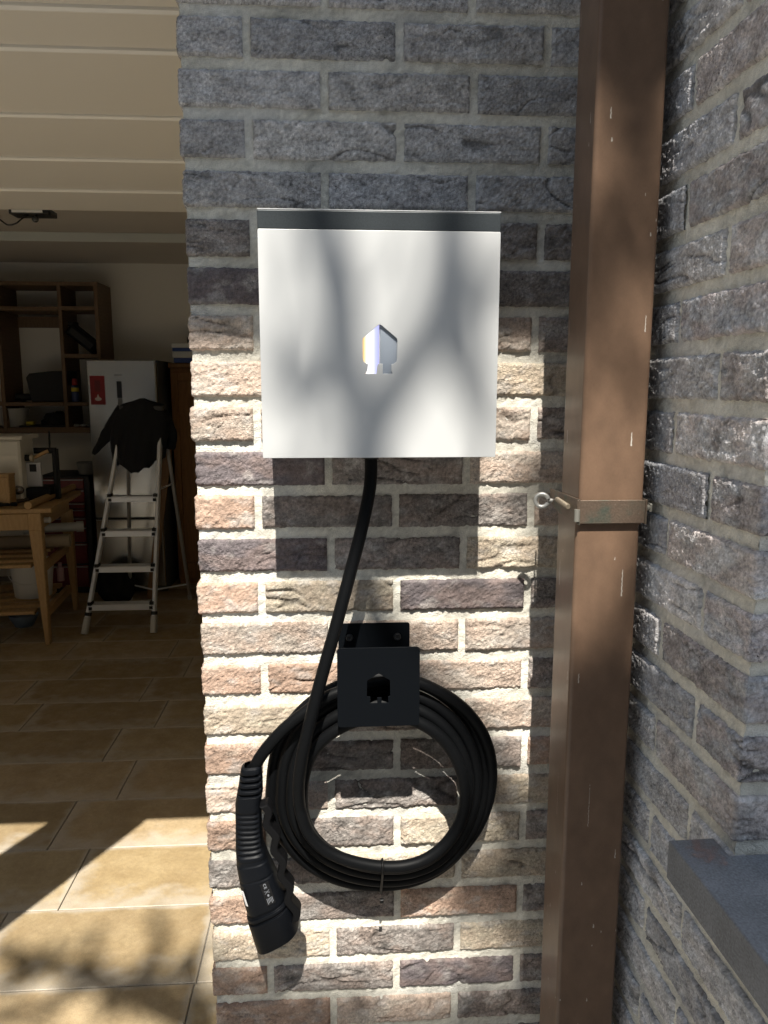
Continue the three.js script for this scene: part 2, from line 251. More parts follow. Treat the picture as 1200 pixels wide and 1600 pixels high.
// floor tiles
{
  const VT = [[1, 1, 1], [0.84, 0.82, 0.8], [1.06, 1.04, 1.06], [0.93, 0.9, 0.84]];
  const floor = struct('garage_floor', box(3.4, 0.05, 5.3, -1.72, -0.032, -2.45, 0.001), mt(0.25, 0.23, 0.2, 0.95, { bumpMap: rep(sand, 4), bumpScale: 0.001 }));
  const mats = [0, 1, 2, 3].map((q) => {
    const vt = VT[q];
    const f = (u, v) => {
      const x = u * 2, a = fbm(x * 2.2, v * 2.2, q * 31 + 2, 4), b = fbm(x * 9, v * 9, q * 31 + 7, 4), g = N(x * 90, v * 90, q + 3) + 0.7 * N(x * 190, v * 190, q + 5);
      const t = clamp(0.5 + 0.9 * a + 0.5 * b), dk = 1 + 0.28 * g * 0.5 + 0.22 * fbm(x * 24, v * 24, q + 60, 3);
      const base = [lerp(0.32, 0.43, t) * vt[0], lerp(0.24, 0.34, t) * vt[1], lerp(0.135, 0.205, t) * vt[2]];
      const e = Math.min(u * 2.2, 0.6 * v + 0.02, 4 * (1 - v), 3 * (2 - x)) + 0.24 * fbm(x * 4, v * 5, q * 7 + 80, 4) + 0.10 * g * 0.6;
      const bl = (1 - sm(0.0, 0.24, e)) * 0.42;                                  // lime bloom creeping in from the joints
      return base.map((c, i) => clamp(lerp(c * dk, [0.55, 0.53, 0.49][i] * (1 + 0.2 * g), bl)));
    };
    const m = dataTex(512, 256, f), r = dataTex(256, 128, (u, v) => clamp(0.52 + 0.5 * fbm(u * 10, v * 5, q + 90, 3)), false), b = dataTex(512, 256, (u, v) => clamp(0.5 + 0.5 * fbm(u * 16, v * 8, q + 20, 4) + 0.15 * N(u * 200, v * 100, q)), false);
    for (const x of [m, r, b]) x.wrapS = x.wrapT = THREE.ClampToEdgeWrapping;
    return S({ map: m, roughnessMap: r, roughness: 0.95, bumpMap: b, bumpScale: 0.0022 });
  });
  const L = 0.59, gap = 0.0034, Wd = 0.305;
  const tile = box(L - gap, Wd - gap, 0.016, 0, 0, 0, 0.0016); tile.rotateX(-Math.PI / 2);
  { const p = tile.attributes.position, u = tile.attributes.uv; for (let i = 0; i < p.count; i++) u.setXY(i, p.getX(i) / (L - gap) + 0.5, 0.5 - p.getZ(i) / (Wd - gap)); }
  const offs = [-0.955, -0.815], special = { 0: -0.37 };
  for (let r = -1; r < 15; r++) {
    const zN = -0.22 - 0.305 * r, off = r in special ? special[r] : offs[(r + 1) % 2] + (r > 7 ? 0.012 : 0);
    for (let k = -5; k <= 3; k++) {
      const xl = off + k * L; if (xl < -3.3 || xl > -0.1) continue;
      const b = obj('tile', tile, mats[Math.floor(rnd() * 4)], floor); b.position.set(xl + L / 2, -0.008 + rr(-0.0006, 0.0006), zN - Wd / 2); b.rotation.set(rr(-0.002, 0.002), rnd() < 0.25 ? Math.PI : 0, rr(-0.001, 0.001));
    }
  }
}

// ───────────── sectional garage door, raised under the ceiling ─────────────
{
  const t = thing('garage_door', 'cream sectional garage door slid up overhead below the ceiling', 'garage door');
  const litLip = mt(0.93, 0.91, 0.85, 0.35), cream = mt(0.82, 0.79, 0.725, 0.5, { bumpMap: rep(sand, 3), bumpScale: 0.0003 }), z = [-0.13, -0.346, -0.528, -0.939, -1.334, -1.726, -2.07];
  for (let i = 0; i + 1 < z.length; i++) {
    const a = z[i], b = z[i + 1], w = 3.1, pr = [];                             // a section: flat sheet with a turned-down lip on the edge facing out
    pr.push([-a + 0.006, 2.235], [-a + 0.006, 2.2015], [-b - 0.004, 2.2015], [-b, 2.2045], [-b, 2.235]);
    const g = extr(pr, w, 0); g.rotateY(Math.PI / 2); g.translate(-3.28, 0, 0);
    const dp = obj('door_panel', g, cream, t), e = extr([[-a + 0.0035, 2.2055], [-a + 0.0035, 2.1985], [-a + 0.0085, 2.1935], [-a + 0.012, 2.1935], [-a + 0.014, 2.2012], [-a + 0.014, 2.2055]], w, 0); e.rotateY(Math.PI / 2); e.translate(-3.28, 0, 0);
    obj('lit_seam_strip', e, litLip, dp);  // near-white edge: light caught along the lip, put into the colour
  }
  const zinc = mt(0.55, 0.57, 0.53, 0.42, { metalness: 0.35, bumpMap: rep(grit, 2), bumpScale: 0.0004 });
  obj('crossbar', [box(3.1, 0.004, 0.05, -1.7, 2.243, -2.775, 0.001), box(3.1, 0.042, 0.004, -1.7, 2.222, -2.75, 0.001)], zinc, t);
  obj('track', [box(0.05, 0.05, 2.7, -0.16, 2.26, -1.45, 0.004), box(0.05, 0.05, 2.7, -3.3, 2.26, -1.45, 0.004)], zinc, t);
  obj('hanger', [box(0.03, 0.2, 0.004, -0.5, 2.34, -2.752, 0.001), box(0.03, 0.2, 0.004, -2.9, 2.34, -2.752, 0.001)], zinc, t);
}
// work light on the ceiling
{
  const t = thing('floodlight', 'small black floodlight with dangling cable at the end of the raised door', 'floodlight', [-1.262, 2.222, -2.2]);
  const blk = mt(0.02, 0.02, 0.02, 0.5);
  obj('housing', [box(0.165, 0.022, 0.10, 0, 0.004, -0.052, 0.004), box(0.03, 0.16, 0.02, 0, 0.09, -0.07, 0.003)], blk, t);
  const lens = box(0.125, 0.011, 0.004, -0.006, 0.002, 0, 0.001); lens.rotateX(0.25); obj('diffuser', lens, mt(0.85, 0.84, 0.78, 0.4), t);
  obj('motion_sensor', [new THREE.SphereGeometry(0.014, 16, 10).translate(0.022, -0.027, -0.01), cyl(0.007, 0.03, 0.022, -0.012, -0.015)], mt(0.06, 0.06, 0.055, 0.25), t);
  obj('cable', tube([[-0.01, -0.005, -0.03], [-0.03, -0.025, -0.01], [-0.055, -0.048, 0], [-0.088, -0.054, 0], [-0.115, -0.036, 0], [-0.2, 0.01, -0.05]], 0.0032, 40, 8), blk, t);
}

// ───────────── charger, cable, holder ─────────────
{
  const t = thing('wall_charger', 'white square wall-mounted charger with dark top strip and house-shaped cut-out', 'wall charger', [0.066, 1.4, 0]);
  const white = mt(0.62, 0.63, 0.63, 0.42, { metalness: 0.12, bumpMap: rep(sand, 30), bumpScale: 0.00008 });
  const house = [[0, 0.1875], [0.0025, 0.1865], [0.0238, 0.169], [0.0248, 0.1665], [0.0243, 0.141], [0.0235, 0.1365], [0.0195, 0.1335], [0.0163, 0.133], [0.0163, 0.1235], [0.0182, 0.1195], [0.0042, 0.1195], [0.0042, 0.1335], [-0.0028, 0.1335], [-0.0042, 0.1285], [-0.0052, 0.1195], [-0.0207, 0.1195], [-0.0178, 0.1245], [-0.0168, 0.133], [-0.0195, 0.1337], [-0.0232, 0.1365], [-0.0243, 0.1415], [-0.0245, 0.1665], [-0.0238, 0.169], [-0.0025, 0.1865]].map(([x, y]) => [x - 0.0005, y]);
  const cover = extr(roundRect(-0.1685, 0, 0.1685, 0.3145, 0.002), 0.0024, 0.0005, [house]); cover.translate(0, 0, 0.1376);
  obj('front_cover', cover, white, t);
  const strip = dataTex(256, 128, (u, v) => { const s = tn(u, v, 60, 171, 1), g = 0.045 + 0.03 * s + 0.06 * sm(0.35, 0.5, tn(u, v, 90, 175, 1)); return [g * 0.9, g * 1.08, g * 1.2]; });
  obj('top_strip', extr(roundRect(-0.1685, 0.3152, 0.1685, 0.3395, 0.0012), 0.004, 0.0008).translate(0, 0, 0.1352), S({ map: rep(strip, 8), roughness: 0.42, metalness: 0.3 }), t);
  obj('housing', box(0.334, 0.3375, 0.128, 0, 0.1695, 0.067, 0.004), mt(0.72, 0.73, 0.71, 0.5), t);
  obj('top_edge', box(0.337, 0.0016, 0.03, 0, 0.3408, 0.124, 0.0005), white, t);
  // pane behind the cut-out: left half glows to imitate split sunlight, right half stays plain
  const pw = 0.0285, glow = dataTex(64, 8, (u) => { const st = [[0, [0.6, 0.3, 0.08]], [0.14, [0.8, 0.5, 0.2]], [0.24, [0.95, 0.75, 0.5]], [0.34, [1, 0.98, 0.96]], [0.6, [0.95, 0.95, 1]], [0.78, [0.5, 0.52, 0.95]], [1, [0.36, 0.38, 0.8]]]; let i = 0; while (i < st.length - 2 && u > st[i + 1][0]) i++; const k = clamp((u - st[i][0]) / (st[i + 1][0] - st[i][0])); return st[i][1].map((c, q) => lerp(c, st[i + 1][1][q], k)); });
  obj('pale_pane', box(pw, 0.078, 0.002, -pw / 2 - 0.0006, 0.153, 0.1345, 0.0004), mt(0.6, 0.6, 0.62, 0.3), t);
  const face = new THREE.PlaneGeometry(0.026, 0.074); face.translate(-0.0143, 0.153, 0.1358);
  obj('painted_glow', face, S({ color: 0x111111, emissive: 0xffffff, emissiveMap: glow, emissiveIntensity: 0.8, roughness: 0.4 }), t);
  obj('dark_pane', box(pw, 0.078, 0.002, pw / 2, 0.153, 0.1348, 0.0004), mt(0.30, 0.34, 0.40, 0.5), t);
  obj('cable_gland', [cyl(0.0118, 0.01, -0.0105, -0.002, 0.075, 24)], mt(0.02, 0.02, 0.02, 0.5), t);
}
const rubberMap = dataTex(512, 256, (u, v) => { const s = sm(0.30, 0.46, tn(u, v, 26, 191, 4)) * sm(0.02, 0.3, tn(u, v, 5, 195, 2)), k = 0.004 + 0.002 * tn(u, v, 60, 197, 2) + 0.05 * s; return [k * 0.9, k, k * 1.15]; });
const rubber = new THREE.MeshPhysicalMaterial({ specularIntensity: 0.22, map: rep(rubberMap, 22, 1), bumpMap: rep(sand, 60, 1), bumpScale: 0.0001, roughness: 0.5 });
{
  const t = thing('cable_holder', 'black sheet-metal cable hook with house-shaped cut-out screwed to the brick pier', 'cable hook', [0.064, 0, 0]);
  const blk = ph(0.003, 0.004, 0.0055, 0.5, { specularIntensity: 0.2, bumpMap: rep(sand, 30), bumpScale: 0.0001 });
  const house = [[0, 0.086], [0.0175, 0.0745], [0.0178, 0.049], [0.0145, 0.0485], [0.0145, 0.0425], [0.0155, 0.038], [0.0045, 0.038], [0.0045, 0.047], [-0.002, 0.047], [-0.002, 0.038], [-0.0135, 0.038], [-0.0125, 0.0425], [-0.0125, 0.0485], [-0.0178, 0.049], [-0.0175, 0.0745]].map(([x, y]) => [x, y]);
  obj('front_plate', extr(roundRect(-0.0632, 0, 0.0632, 0.127, 0.005), 0.0025, 0.0005, [house]).translate(0, 0.983, 0.128), blk, t);
  obj('back_plate', extr(roundRect(-0.0605, 0, 0.0595, 0.127, 0.004), 0.0025, 0.0005).translate(0, 0.983, 0.004), blk, t);
  obj('arm', box(0.1205, 0.0025, 0.123, -0.0005, 0.9845, 0.0668, 0.0006), blk, t);
  for (const x of [-0.042, 0.0385]) { const s = obj('screw', [cyl(0.0062, 0.003, 0, 0, 0, 20).rotateX(Math.PI / 2), new THREE.TorusGeometry(0.0042, 0.0016, 8, 20).translate(0, 0, 0.002)], mt(0.05, 0.05, 0.05, 0.35, { metalness: 0.6 }), t); s.position.set(x, 1.086, 0.008); }
}
{
  const t = thing('charging_cable', 'coiled black charging cable with plug hanging from the black hook', 'cable');
  // from the charger down in front of the coil, five turns, then out to the plug
  const P = [[0.0555, 1.4, 0.075], [0.0555, 1.372, 0.076], [0.053, 1.345, 0.08], [0.04, 1.285, 0.09], [0.021, 1.215, 0.1], [-0.001, 1.137, 0.112], [-0.021, 1.069, 0.121], [-0.037, 1.01, 0.127], [-0.052, 0.947, 0.127], [-0.061, 0.885, 0.118], [-0.0605, 0.84, 0.108]];
  const cx = 0.0745, cy = 0.838, turns = [[0.1345, 0.108, 0.109], [0.136, 0.120, 0.093], [0.153, 0.140, 0.080], [0.169, 0.160, 0.068], [0.187, 0.184, 0.054], [0.172, 0.166, 0.036], [0.206, 0.192, 0.094]];
  const J = (k, a) => sm(3.4, 4.6, a) * (0.0035 * Math.sin(a * 1.7 + k * 2.1) + 0.0026 * Math.sin(a * 3.1 + k * 5.3));
  const n = 26, a0 = Math.PI * 1.05, total = 5.72;
  for (let i = 0; i <= n * total; i++) {
    const u = i / n, k = Math.min(5, Math.floor(u)), f = u - k, T = turns[k], U = turns[Math.min(6, k + 1)], e = sm(0.0, 1, f), a = a0 + u * 2 * Math.PI;
    const rx = lerp(T[0], U[0], e) + J(k, a) * 0.8, ry = lerp(T[1], U[1], e) + J(k + 2, a), top = sm(0.55, 1, Math.sin(a));
    let y = cy + ry * Math.sin(a), z = lerp(T[2], U[2], e); if (Math.sin(a) > 0) y = cy + Math.sin(a) * (0.152 + (ry - 0.118) * 0.75) ;
    z = lerp(z, 0.03 + 0.075 * (z - 0.03) / 0.07, top);
    P.push([cx + (rx - 0.002) * Math.cos(a), y, z]);
  }
  P.push([-0.004, 1.022, 0.092], [-0.048, 0.995, 0.094], [-0.086, 0.964, 0.094], [-0.115, 0.930, 0.092], [-0.130, 0.905, 0.09], [-0.137, 0.880, 0.09]);
  obj('cord', tube(P, 0.0098, 900, 14), rubber, t);
  {
    const near = new THREE.CatmullRomCurve3(P.map((p) => V(...p))).getSpacedPoints(1600).filter((p) => Math.abs(p.x - 0.0715) < 0.004 && p.y < 0.76), ring = [];
    const cz2 = near.reduce((a, p) => a + p.z, 0) / near.length, q = [];
    for (const p of near) for (let i = 0; i < 16; i++) q.push([p.y + 0.0114 * Math.cos(i * Math.PI / 8), p.z + 0.0114 * Math.sin(i * Math.PI / 8)]);
    q.sort((a, b) => a[0] - b[0] || a[1] - b[1]);
    const half = (l) => { const h = []; for (const p of l) { while (h.length > 1 && (h[h.length - 1][0] - h[h.length - 2][0]) * (p[1] - h[h.length - 2][1]) - (h[h.length - 1][1] - h[h.length - 2][1]) * (p[0] - h[h.length - 2][0]) <= 0) h.pop(); h.push(p); } h.pop(); return h; };
    const hull = [...half(q), ...half([...q].reverse())], path = new THREE.CurvePath(); hull.forEach((p, i) => { const n = hull[(i + 1) % hull.length]; path.add(new THREE.LineCurve3(V(0.0715, ...p), V(0.0715, ...n))); });
    const pts = path.getSpacedPoints(60).slice(0, 60).map((p) => [p.x, p.y, p.z]);
    obj('cable_tie', [tube(pts, 0.0021, 112, 6, true), box(0.006, 0.007, 0.006, 0.0725, Math.min(...pts.map((p) => p[1])) - 0.002, cz2, 0.001)], ph(0.006, 0.006, 0.006, 0.45), t);
  }
  // plug
  const plug = part(t, 'plug'), pb = ph(0.004, 0.0048, 0.0065, 0.42, { bumpMap: rep(sand, 12), bumpScale: 0.00012 }), pr = ph(0.004, 0.004, 0.0045, 0.55);
  const st = [[-0.1365, 0.906, 0.0120, 0.012, 0.05], [-0.137, 0.9035, 0.0155, 0.0155, 0.05], [-0.1375, 0.900, 0.0165, 0.0165, 0.05], [-0.1385, 0.880, 0.0185, 0.0175, 0.05], [-0.1405, 0.860, 0.0205, 0.019, 0.04], [-0.1435, 0.843, 0.0205, 0.0195, 0], [-0.1440, 0.80, 0.0208, 0.0202, 0.0], [-0.1435, 0.768, 0.0222, 0.0215, 0.06], [-0.1385, 0.738, 0.0265, 0.025, 0.2], [-0.1300, 0.705, 0.0305, 0.029, 0.31], [-0.1235, 0.682, 0.0328, 0.0315, 0.36], [-0.1190, 0.667, 0.0336, 0.0325, 0.39]];
  const hd = [[-0.1190, 0.667, 0.0322, 0.031, 0.40], [-0.1176, 0.662, 0.0322, 0.031, 0.41], [-0.1174, 0.6615, 0.0362, 0.035, 0.41], [-0.1160, 0.657, 0.0366, 0.0355, 0.42], [-0.1158, 0.6562, 0.0338, 0.0325, 0.42], [-0.1148, 0.653, 0.0338, 0.0325, 0.42], [-0.1146, 0.6524, 0.0374, 0.0365, 0.42], [-0.1050, 0.6195, 0.0388, 0.038, 0.47], [-0.1010, 0.6060, 0.0390, 0.0385, 0.49], [-0.1006, 0.6050, 0.0376, 0.037, 0.49], [-0.1010, 0.6060, 0.031, 0.030, 0.49], [-0.106, 0.622, 0.030, 0.029, 0.49], [-0.106, 0.622, 0.0005, 0.0005, 0.49]];
  const loft = (q, sub, rib) => {
    const ns = (q.length - 1) * sub, nr = 48, pos = [], idx = [], uv = [];
    for (let i = 0; i <= ns; i++) {
      const f = i / sub, k = Math.min(q.length - 2, Math.floor(f)), a = f - k, A = q[k], B = q[k + 1], c = A.map((v, j) => lerp(v, B[j], a));
      for (let j = 0; j <= nr; j++) {
        const th = j / nr * 2 * Math.PI, cs = Math.cos(th), sn = Math.sin(th), p = 0.66, ex = Math.sign(cs) * Math.pow(Math.abs(cs), p), ez = Math.sign(sn) * Math.pow(Math.abs(sn), p), rb = rib ? rib(c, th) : 0;
        const x = ex * (c[2] + rb), z = ez * (c[3] + rb); pos.push(c[0] + x * Math.cos(c[4]), c[1] + x * Math.sin(c[4]), 0.09 + z); uv.push(j / nr, f / 10);
      }
    }
    for (let i = 0; i < ns; i++) for (let j = 0; j < nr; j++) { const a = i * (nr + 1) + j, b = a + nr + 1; idx.push(a, b, a + 1, a + 1, b, b + 1); }
    const g = new THREE.BufferGeometry(); g.setAttribute('position', new THREE.Float32BufferAttribute(pos, 3)); g.setAttribute('uv', new THREE.Float32BufferAttribute(uv, 2)); g.setIndex(idx); g.computeVertexNormals(); return g;
  };
  const grip = (c, th) => { const y = c[1], front = sm(0.35, 0.75, Math.sin(th)); if (y > 0.858 && y < 0.9) return -0.0048 * front * sm(0.0, 0.35, Math.sin((y - 0.858) / 0.0105 * 6.283)); if (y < 0.834 && y > 0.757) return (-0.0014 - 0.0013 * Math.sin((y - 0.757) / 0.0086 * 6.283)) * sm(0.62, 0.72, Math.sin(th)); if (y < 0.75 && y > 0.742) return -0.0012 * sm(0.2, 0.4, Math.sin(th)); if (y < 0.72 && y > 0.7155) return -0.001 * sm(0.3, 0.5, Math.sin(th)); return 0; };
  obj('grip', loft(st, 22, grip), pb, plug);
  obj('shroud', loft(hd, 6), pb, plug);
  // rippled rubber flap down the side
  const wav = [], wav2 = []; for (let i = 0; i <= 60; i++) { const u = i / 60, bx = lerp(-0.1245, -0.0765, Math.pow(u, 0.95)), by = lerp(0.846, 0.640, u), w = 0.0048 * Math.sin(u * 6.283 * 4.6); wav.push([bx + w * 0.9 + 0.001, by]); wav2.push([bx + 0.0135 + w * 0.9, by + 0.004]); }
  obj('ripple_flap', extr([...wav, ...wav2.reverse()], 0.026, 0.0022).translate(0, 0, 0.090), pr, plug);
  // stickers
  const cv = document.createElement('canvas'); cv.width = 128; cv.height = 256; const c2 = cv.getContext('2d'); c2.fillStyle = '#0b0b0d'; c2.fillRect(0, 0, 128, 256); c2.fillStyle = '#7e8186'; c2.font = 'bold 54px sans-serif';
  c2.save(); c2.translate(64, 40); c2.rotate(Math.PI / 2); c2.fillText('CE', -30, 20); c2.restore(); c2.strokeStyle = '#6c6f74'; c2.lineWidth = 7; c2.beginPath(); c2.moveTo(26, 92); c2.lineTo(100, 124); c2.moveTo(100, 92); c2.lineTo(26, 124); c2.stroke(); c2.beginPath(); c2.arc(64, 150, 14, 0, 7); c2.fill();
  for (let i = 0; i < 5; i++) { c2.fillRect(22 + i * 19, 178, 9, 66 - 9 * (i % 3)); }
  const ct = new THREE.CanvasTexture(cv); ct.colorSpace = THREE.SRGBColorSpace;
  const lab = new THREE.PlaneGeometry(0.0145, 0.040); lab.rotateY(0.30); lab.rotateZ(0.30); lab.translate(-0.1135, 0.700, 0.1212);
  obj('type_label', lab, S({ map: ct, roughness: 0.45 }), plug);
  const stk = box(0.005, 0.028, 0.0006, 0, 0, 0, 0.0002); stk.rotateY(-0.75); stk.rotateZ(0.25); stk.translate(-0.1508, 0.690, 0.1172);
  obj('white_sticker', stk, mt(0.8, 0.8, 0.8, 0.5), plug);
}

// ───────────── copper downpipe with clamp ─────────────
{
  const t = thing('downpipe', 'square brown copper downpipe standing off the brick corner, held by a weathered clamp', 'downpipe');
  const ptex = (z, drips) => { const m = dataTex(256, 1024, (u, v) => {
    const st = fbm(u * 14, v * 60, z, 3), cl = fbm(u * 5, v * 26, z + 5, 4), g = N(u * 90, v * 420, z), t = clamp(0.5 + 0.7 * cl + 0.2 * st); let k = 1 + 0.05 * st + 0.07 * g;
    let c = [lerp(0.122, 0.195, t) * k, lerp(0.078, 0.122, t) * k, lerp(0.052, 0.080, t) * k];
    for (const [du, dv, l, r] of drips) { const e = Math.abs(u - du - 0.004 * N(v * 300, du * 50, 2)) / r, f = (dv - v) / l; const ww = f > 0 && f < 1 ? 1 - sm(0.5, 1.2, e / (0.45 + 0.4 * f)) : 0, dot = 1 - sm(0.6, 1.1, Math.hypot((u - du) / r, (v - dv + l) * 7 / r) * 0.9); const q = Math.max(ww, dot) * 0.85; c = c.map((x, i) => lerp(x, [0.62, 0.6, 0.55][i], q)); }
    return c; }); m.wrapS = m.wrapT = THREE.ClampToEdgeWrapping; return m; };
  const drips = (n, base) => { const o = [...base]; for (let i = 0; i < n; i++) o.push([rr(0.03, 0.97), rr(0.02, 0.98), rr(0.001, 0.005), rr(0.003, 0.007)]); return o; };
  const shaft = (x0, x1, z0, z1, y0, y1, r) => {
    const g = new THREE.ExtrudeGeometry(new THREE.Shape(roundRect(x0, -z1, x1, -z0, r, 6).map((p) => new THREE.Vector2(...p))), { depth: y1 - y0, bevelEnabled: false, steps: 1 }); g.rotateX(-Math.PI / 2); g.translate(0, y0, 0);
    const p = g.attributes.position, u = g.attributes.uv, w = x1 - x0; for (let i = 0; i < p.count; i++) u.setXY(i, clamp(((p.getX(i) - x0) / w * 0.5 + (z1 - p.getZ(i)) / (z1 - z0) * 0.5)), (p.getY(i) - y0) / (y1 - y0)); return g;
  };
  // pixels of each drip measured along the front face: u half-scaled (front covers 0..0.5)
  const up = ptex(3, drips(26, [[0.11, 0.42, 0.010, 0.006], [0.38, 0.10, 0.014, 0.007], [0.44, 0.22, 0.016, 0.005], [0.44, 0.53, 0.012, 0.005]]));
  const lo = ptex(9, drips(20, [[0.38, 0.945, 0.028, 0.006], [0.20, 0.70, 0.05, 0.0025], [0.07, 0.83, 0.01, 0.005], [0.44, 0.62, 0.01, 0.005]]));
  const cop = (m) => new THREE.MeshPhysicalMaterial({ map: m, roughness: 0.34, metalness: 0, specularIntensity: 0.75, bumpMap: rep(sand, 6, 36), bumpScale: 0.00006 });
  obj('upper_section', shaft(0.3355, 0.4262, 0.134, 0.2215, 1.312, 2.6, 0.006), cop(up), t);
  obj('lower_section', shaft(0.3335, 0.4245, 0.128, 0.2185, 0.0, 1.32, 0.006), cop(lo), t);
  const clampTex = dataTex(256, 128, (u, v) => { const a = tn(u, v, 4, 211, 4), g = sm(-0.1, 0.35, a), w = sm(0.33, 0.42, tn(u, v, 16, 215, 2)), k = 1 + 0.5 * tn(u, v, 40, 217, 2); return [lerp(lerp(0.19, 0.12, g), 0.6, w) * k, lerp(lerp(0.14, 0.135, g), 0.58, w) * k, lerp(lerp(0.105, 0.108, g), 0.52, w) * k]; });
  const cm = S({ map: rep(clampTex, 9), roughness: 0.42, metalness: 0.6, bumpMap: rep(grit, 8), bumpScale: 0.0004 });
  const c = part(t, 'pipe_clamp');
  obj('band', [box(0.0955, 0.0325, 0.0022, 0.379, 1.3315, 0.2262, 0.0006), box(0.0025, 0.034, 0.098, 0.4285, 1.331, 0.178, 0.0006)], cm, c);
  const ear = extr([[-0.229, 1.349], [-0.082, 1.346], [-0.1, 1.323], [-0.14, 1.316], [-0.229, 1.314]].map(([z, y]) => [z, y]).reverse(), 0.0026, 0.0005); ear.rotateY(Math.PI / 2); ear.translate(0.3327, 0, 0);
  obj('ear', ear, cm, c);
  obj('ear_bolt', [rod([0.3295, 1.3365, 0.135], [0.3295, 1.3335, 0.192], 0.0032), ...[...Array(14).keys()].map((i) => new THREE.TorusGeometry(0.0033, 0.0008, 6, 14).translate(0.3295, 1.3363 - i * 0.0002, 0.139 + i * 0.0039))], mt(0.24, 0.2, 0.15, 0.45, { metalness: 0.5 }), c);
  obj('eye_bolt', [new THREE.TorusGeometry(0.0098, 0.0033, 12, 36, 5.7).rotateZ(0.3).rotateY(-0.25).translate(0.3165, 1.3295, 0.1), rod([0.326, 1.329, 0.099], [0.372, 1.329, 0.097], 0.0035), rod([0.37, 1.329, 0.1], [0.37, 1.329, -0.01], 0.0035)], mt(0.42, 0.42, 0.40, 0.45, { metalness: 0.6 }), c);
  obj('hinge_pin', [rod([0.3305, 1.3355, 0.229], [0.3305, 1.319, 0.229], 0.004), rod([0.4302, 1.335, 0.218], [0.437, 1.335, 0.214], 0.0045), box(0.004, 0.012, 0.012, 0.4385, 1.335, 0.213, 0.001)], mt(0.33, 0.32, 0.28, 0.45, { metalness: 0.6 }), c);
}

// ───────────── things in the garage ─────────────
const oak = woodTex([0.20, 0.11, 0.05], [0.29, 0.165, 0.075], 301), pine = woodTex([0.42, 0.26, 0.11], [0.52, 0.34, 0.16], 311), brown = woodTex([0.14, 0.085, 0.045], [0.2, 0.125, 0.068], 321), honey = woodTex([0.24, 0.115, 0.035], [0.34, 0.17, 0.055], 331);
const wood = (t, x = 4, y = 2) => S({ map: rep(t, x, y), roughness: 0.6 });
const oakM = wood(oak), pineM = wood(pine), brownM = wood(brown), honeyM = wood(honey, 3, 1.2), black = mt(0.006, 0.006, 0.0065, 0.6), alu = mt(0.78, 0.80, 0.83, 0.38, { metalness: 0.35, bumpMap: rep(sand, 20), bumpScale: 0.0001 }), whiteP = mt(0.74, 0.74, 0.71, 0.45);
{
  const t = thing('shelf_unit', 'brown wooden shelf unit with open compartments against the garage back wall', 'shelf', [0, 0, -4.55]);
  const zc = -0.17, d = 0.34;
  obj('side_panel', box(0.028, 1.07, d, -1.695, 1.71, zc, 0.002), brownM, t); obj('side_panel', box(0.028, 1.07, d, -2.39, 1.71, zc, 0.002), brownM, t);
  obj('divider', box(0.026, 1.05, d - 0.01, -1.955, 1.71, zc - 0.005, 0.002), brownM, t);
  for (const [a, b, y] of [[-2.9, -1.682, 2.23], [-2.9, -1.969, 2.055], [-1.941, -1.71, 2.06], [-1.941, -1.71, 1.725], [-2.9, -1.969, 1.38], [-1.941, -1.71, 1.38], [-2.9, -1.69, 1.19]]) obj('shelf_board', box(b - a, y === 1.19 ? 0.04 : 0.027, d - 0.004, (a + b) / 2, y, zc - 0.001, 0.002), brownM, t);
  obj('back_rail', box(0.9, 0.08, 0.015, -2.42, 1.985, -0.33, 0.002), brownM, t);
}
tag(obj('plastic_crate', [extr([[-0.13, 0], [0.125, 0], [0.14, 0.225], [0.02, 0.222], [-0.135, 0.205], [-0.16, 0.175]], 0.22, 0.008).translate(-2.075, 1.3945, -4.8), box(0.03, 0.012, 0.006, -2.055, 1.565, -4.576, 0.001)], black), 'black plastic crate standing on the long middle shelf', 'crate');
tag(obj('tool_case', [bar([-1.915, 1.925, -4.66], [-1.735, 1.775, -4.66], 0.085, 0.16, 0.02), box(0.05, 0.03, 0.1, -1.9, 1.955, -4.66, 0.008)], black), 'long black case leaning diagonally in the upper right shelf compartment', 'case');
{
  const t = thing('spray_can', 'blue and yellow spray can with red cap in the narrow shelf compartment', 'spray can', [-1.895, 1.394, -4.6]);
  obj('can', lathe([[0, 0], [0.026, 0], [0.027, 0.004], [0.027, 0.105], [0.024, 0.118], [0.015, 0.124], [0, 0.124]]), mt(0.03, 0.05, 0.15, 0.35), t); obj('band', lathe([[0.0274, 0.075], [0.0276, 0.076], [0.0276, 0.103], [0.0274, 0.104]]), mt(0.6, 0.48, 0.04, 0.4), t); obj('cap', lathe([[0, 0.17], [0.014, 0.168], [0.019, 0.15], [0.02, 0.122], [0, 0.12]]), mt(0.4, 0.03, 0.03, 0.4), t);
}
tag(obj('power_drill', [bar([-2.34, 1.43, -4.64], [-2.215, 1.43, -4.64], 0.05, 0.05, 0.015), bar([-2.29, 1.42, -4.64], [-2.27, 1.40, -4.64], 0.04, 0.04, 0.01), rod([-2.215, 1.43, -4.64], [-2.17, 1.428, -4.64], 0.016, 0.01)], black), 'small black power tool lying left of the black crate', 'power tool');
{ const t = thing('grey_tub', 'pale grey plastic tub on the lowest shelf board', 'tub', [-2.37, 1.2105, -4.68]); obj('tub_wall', lathe([[0, 0], [0.085, 0], [0.1, 0.125], [0.108, 0.128], [0.108, 0.138], [0.098, 0.138], [0.083, 0.006], [0, 0.006]], 32), mt(0.5, 0.5, 0.47, 0.55), t); }
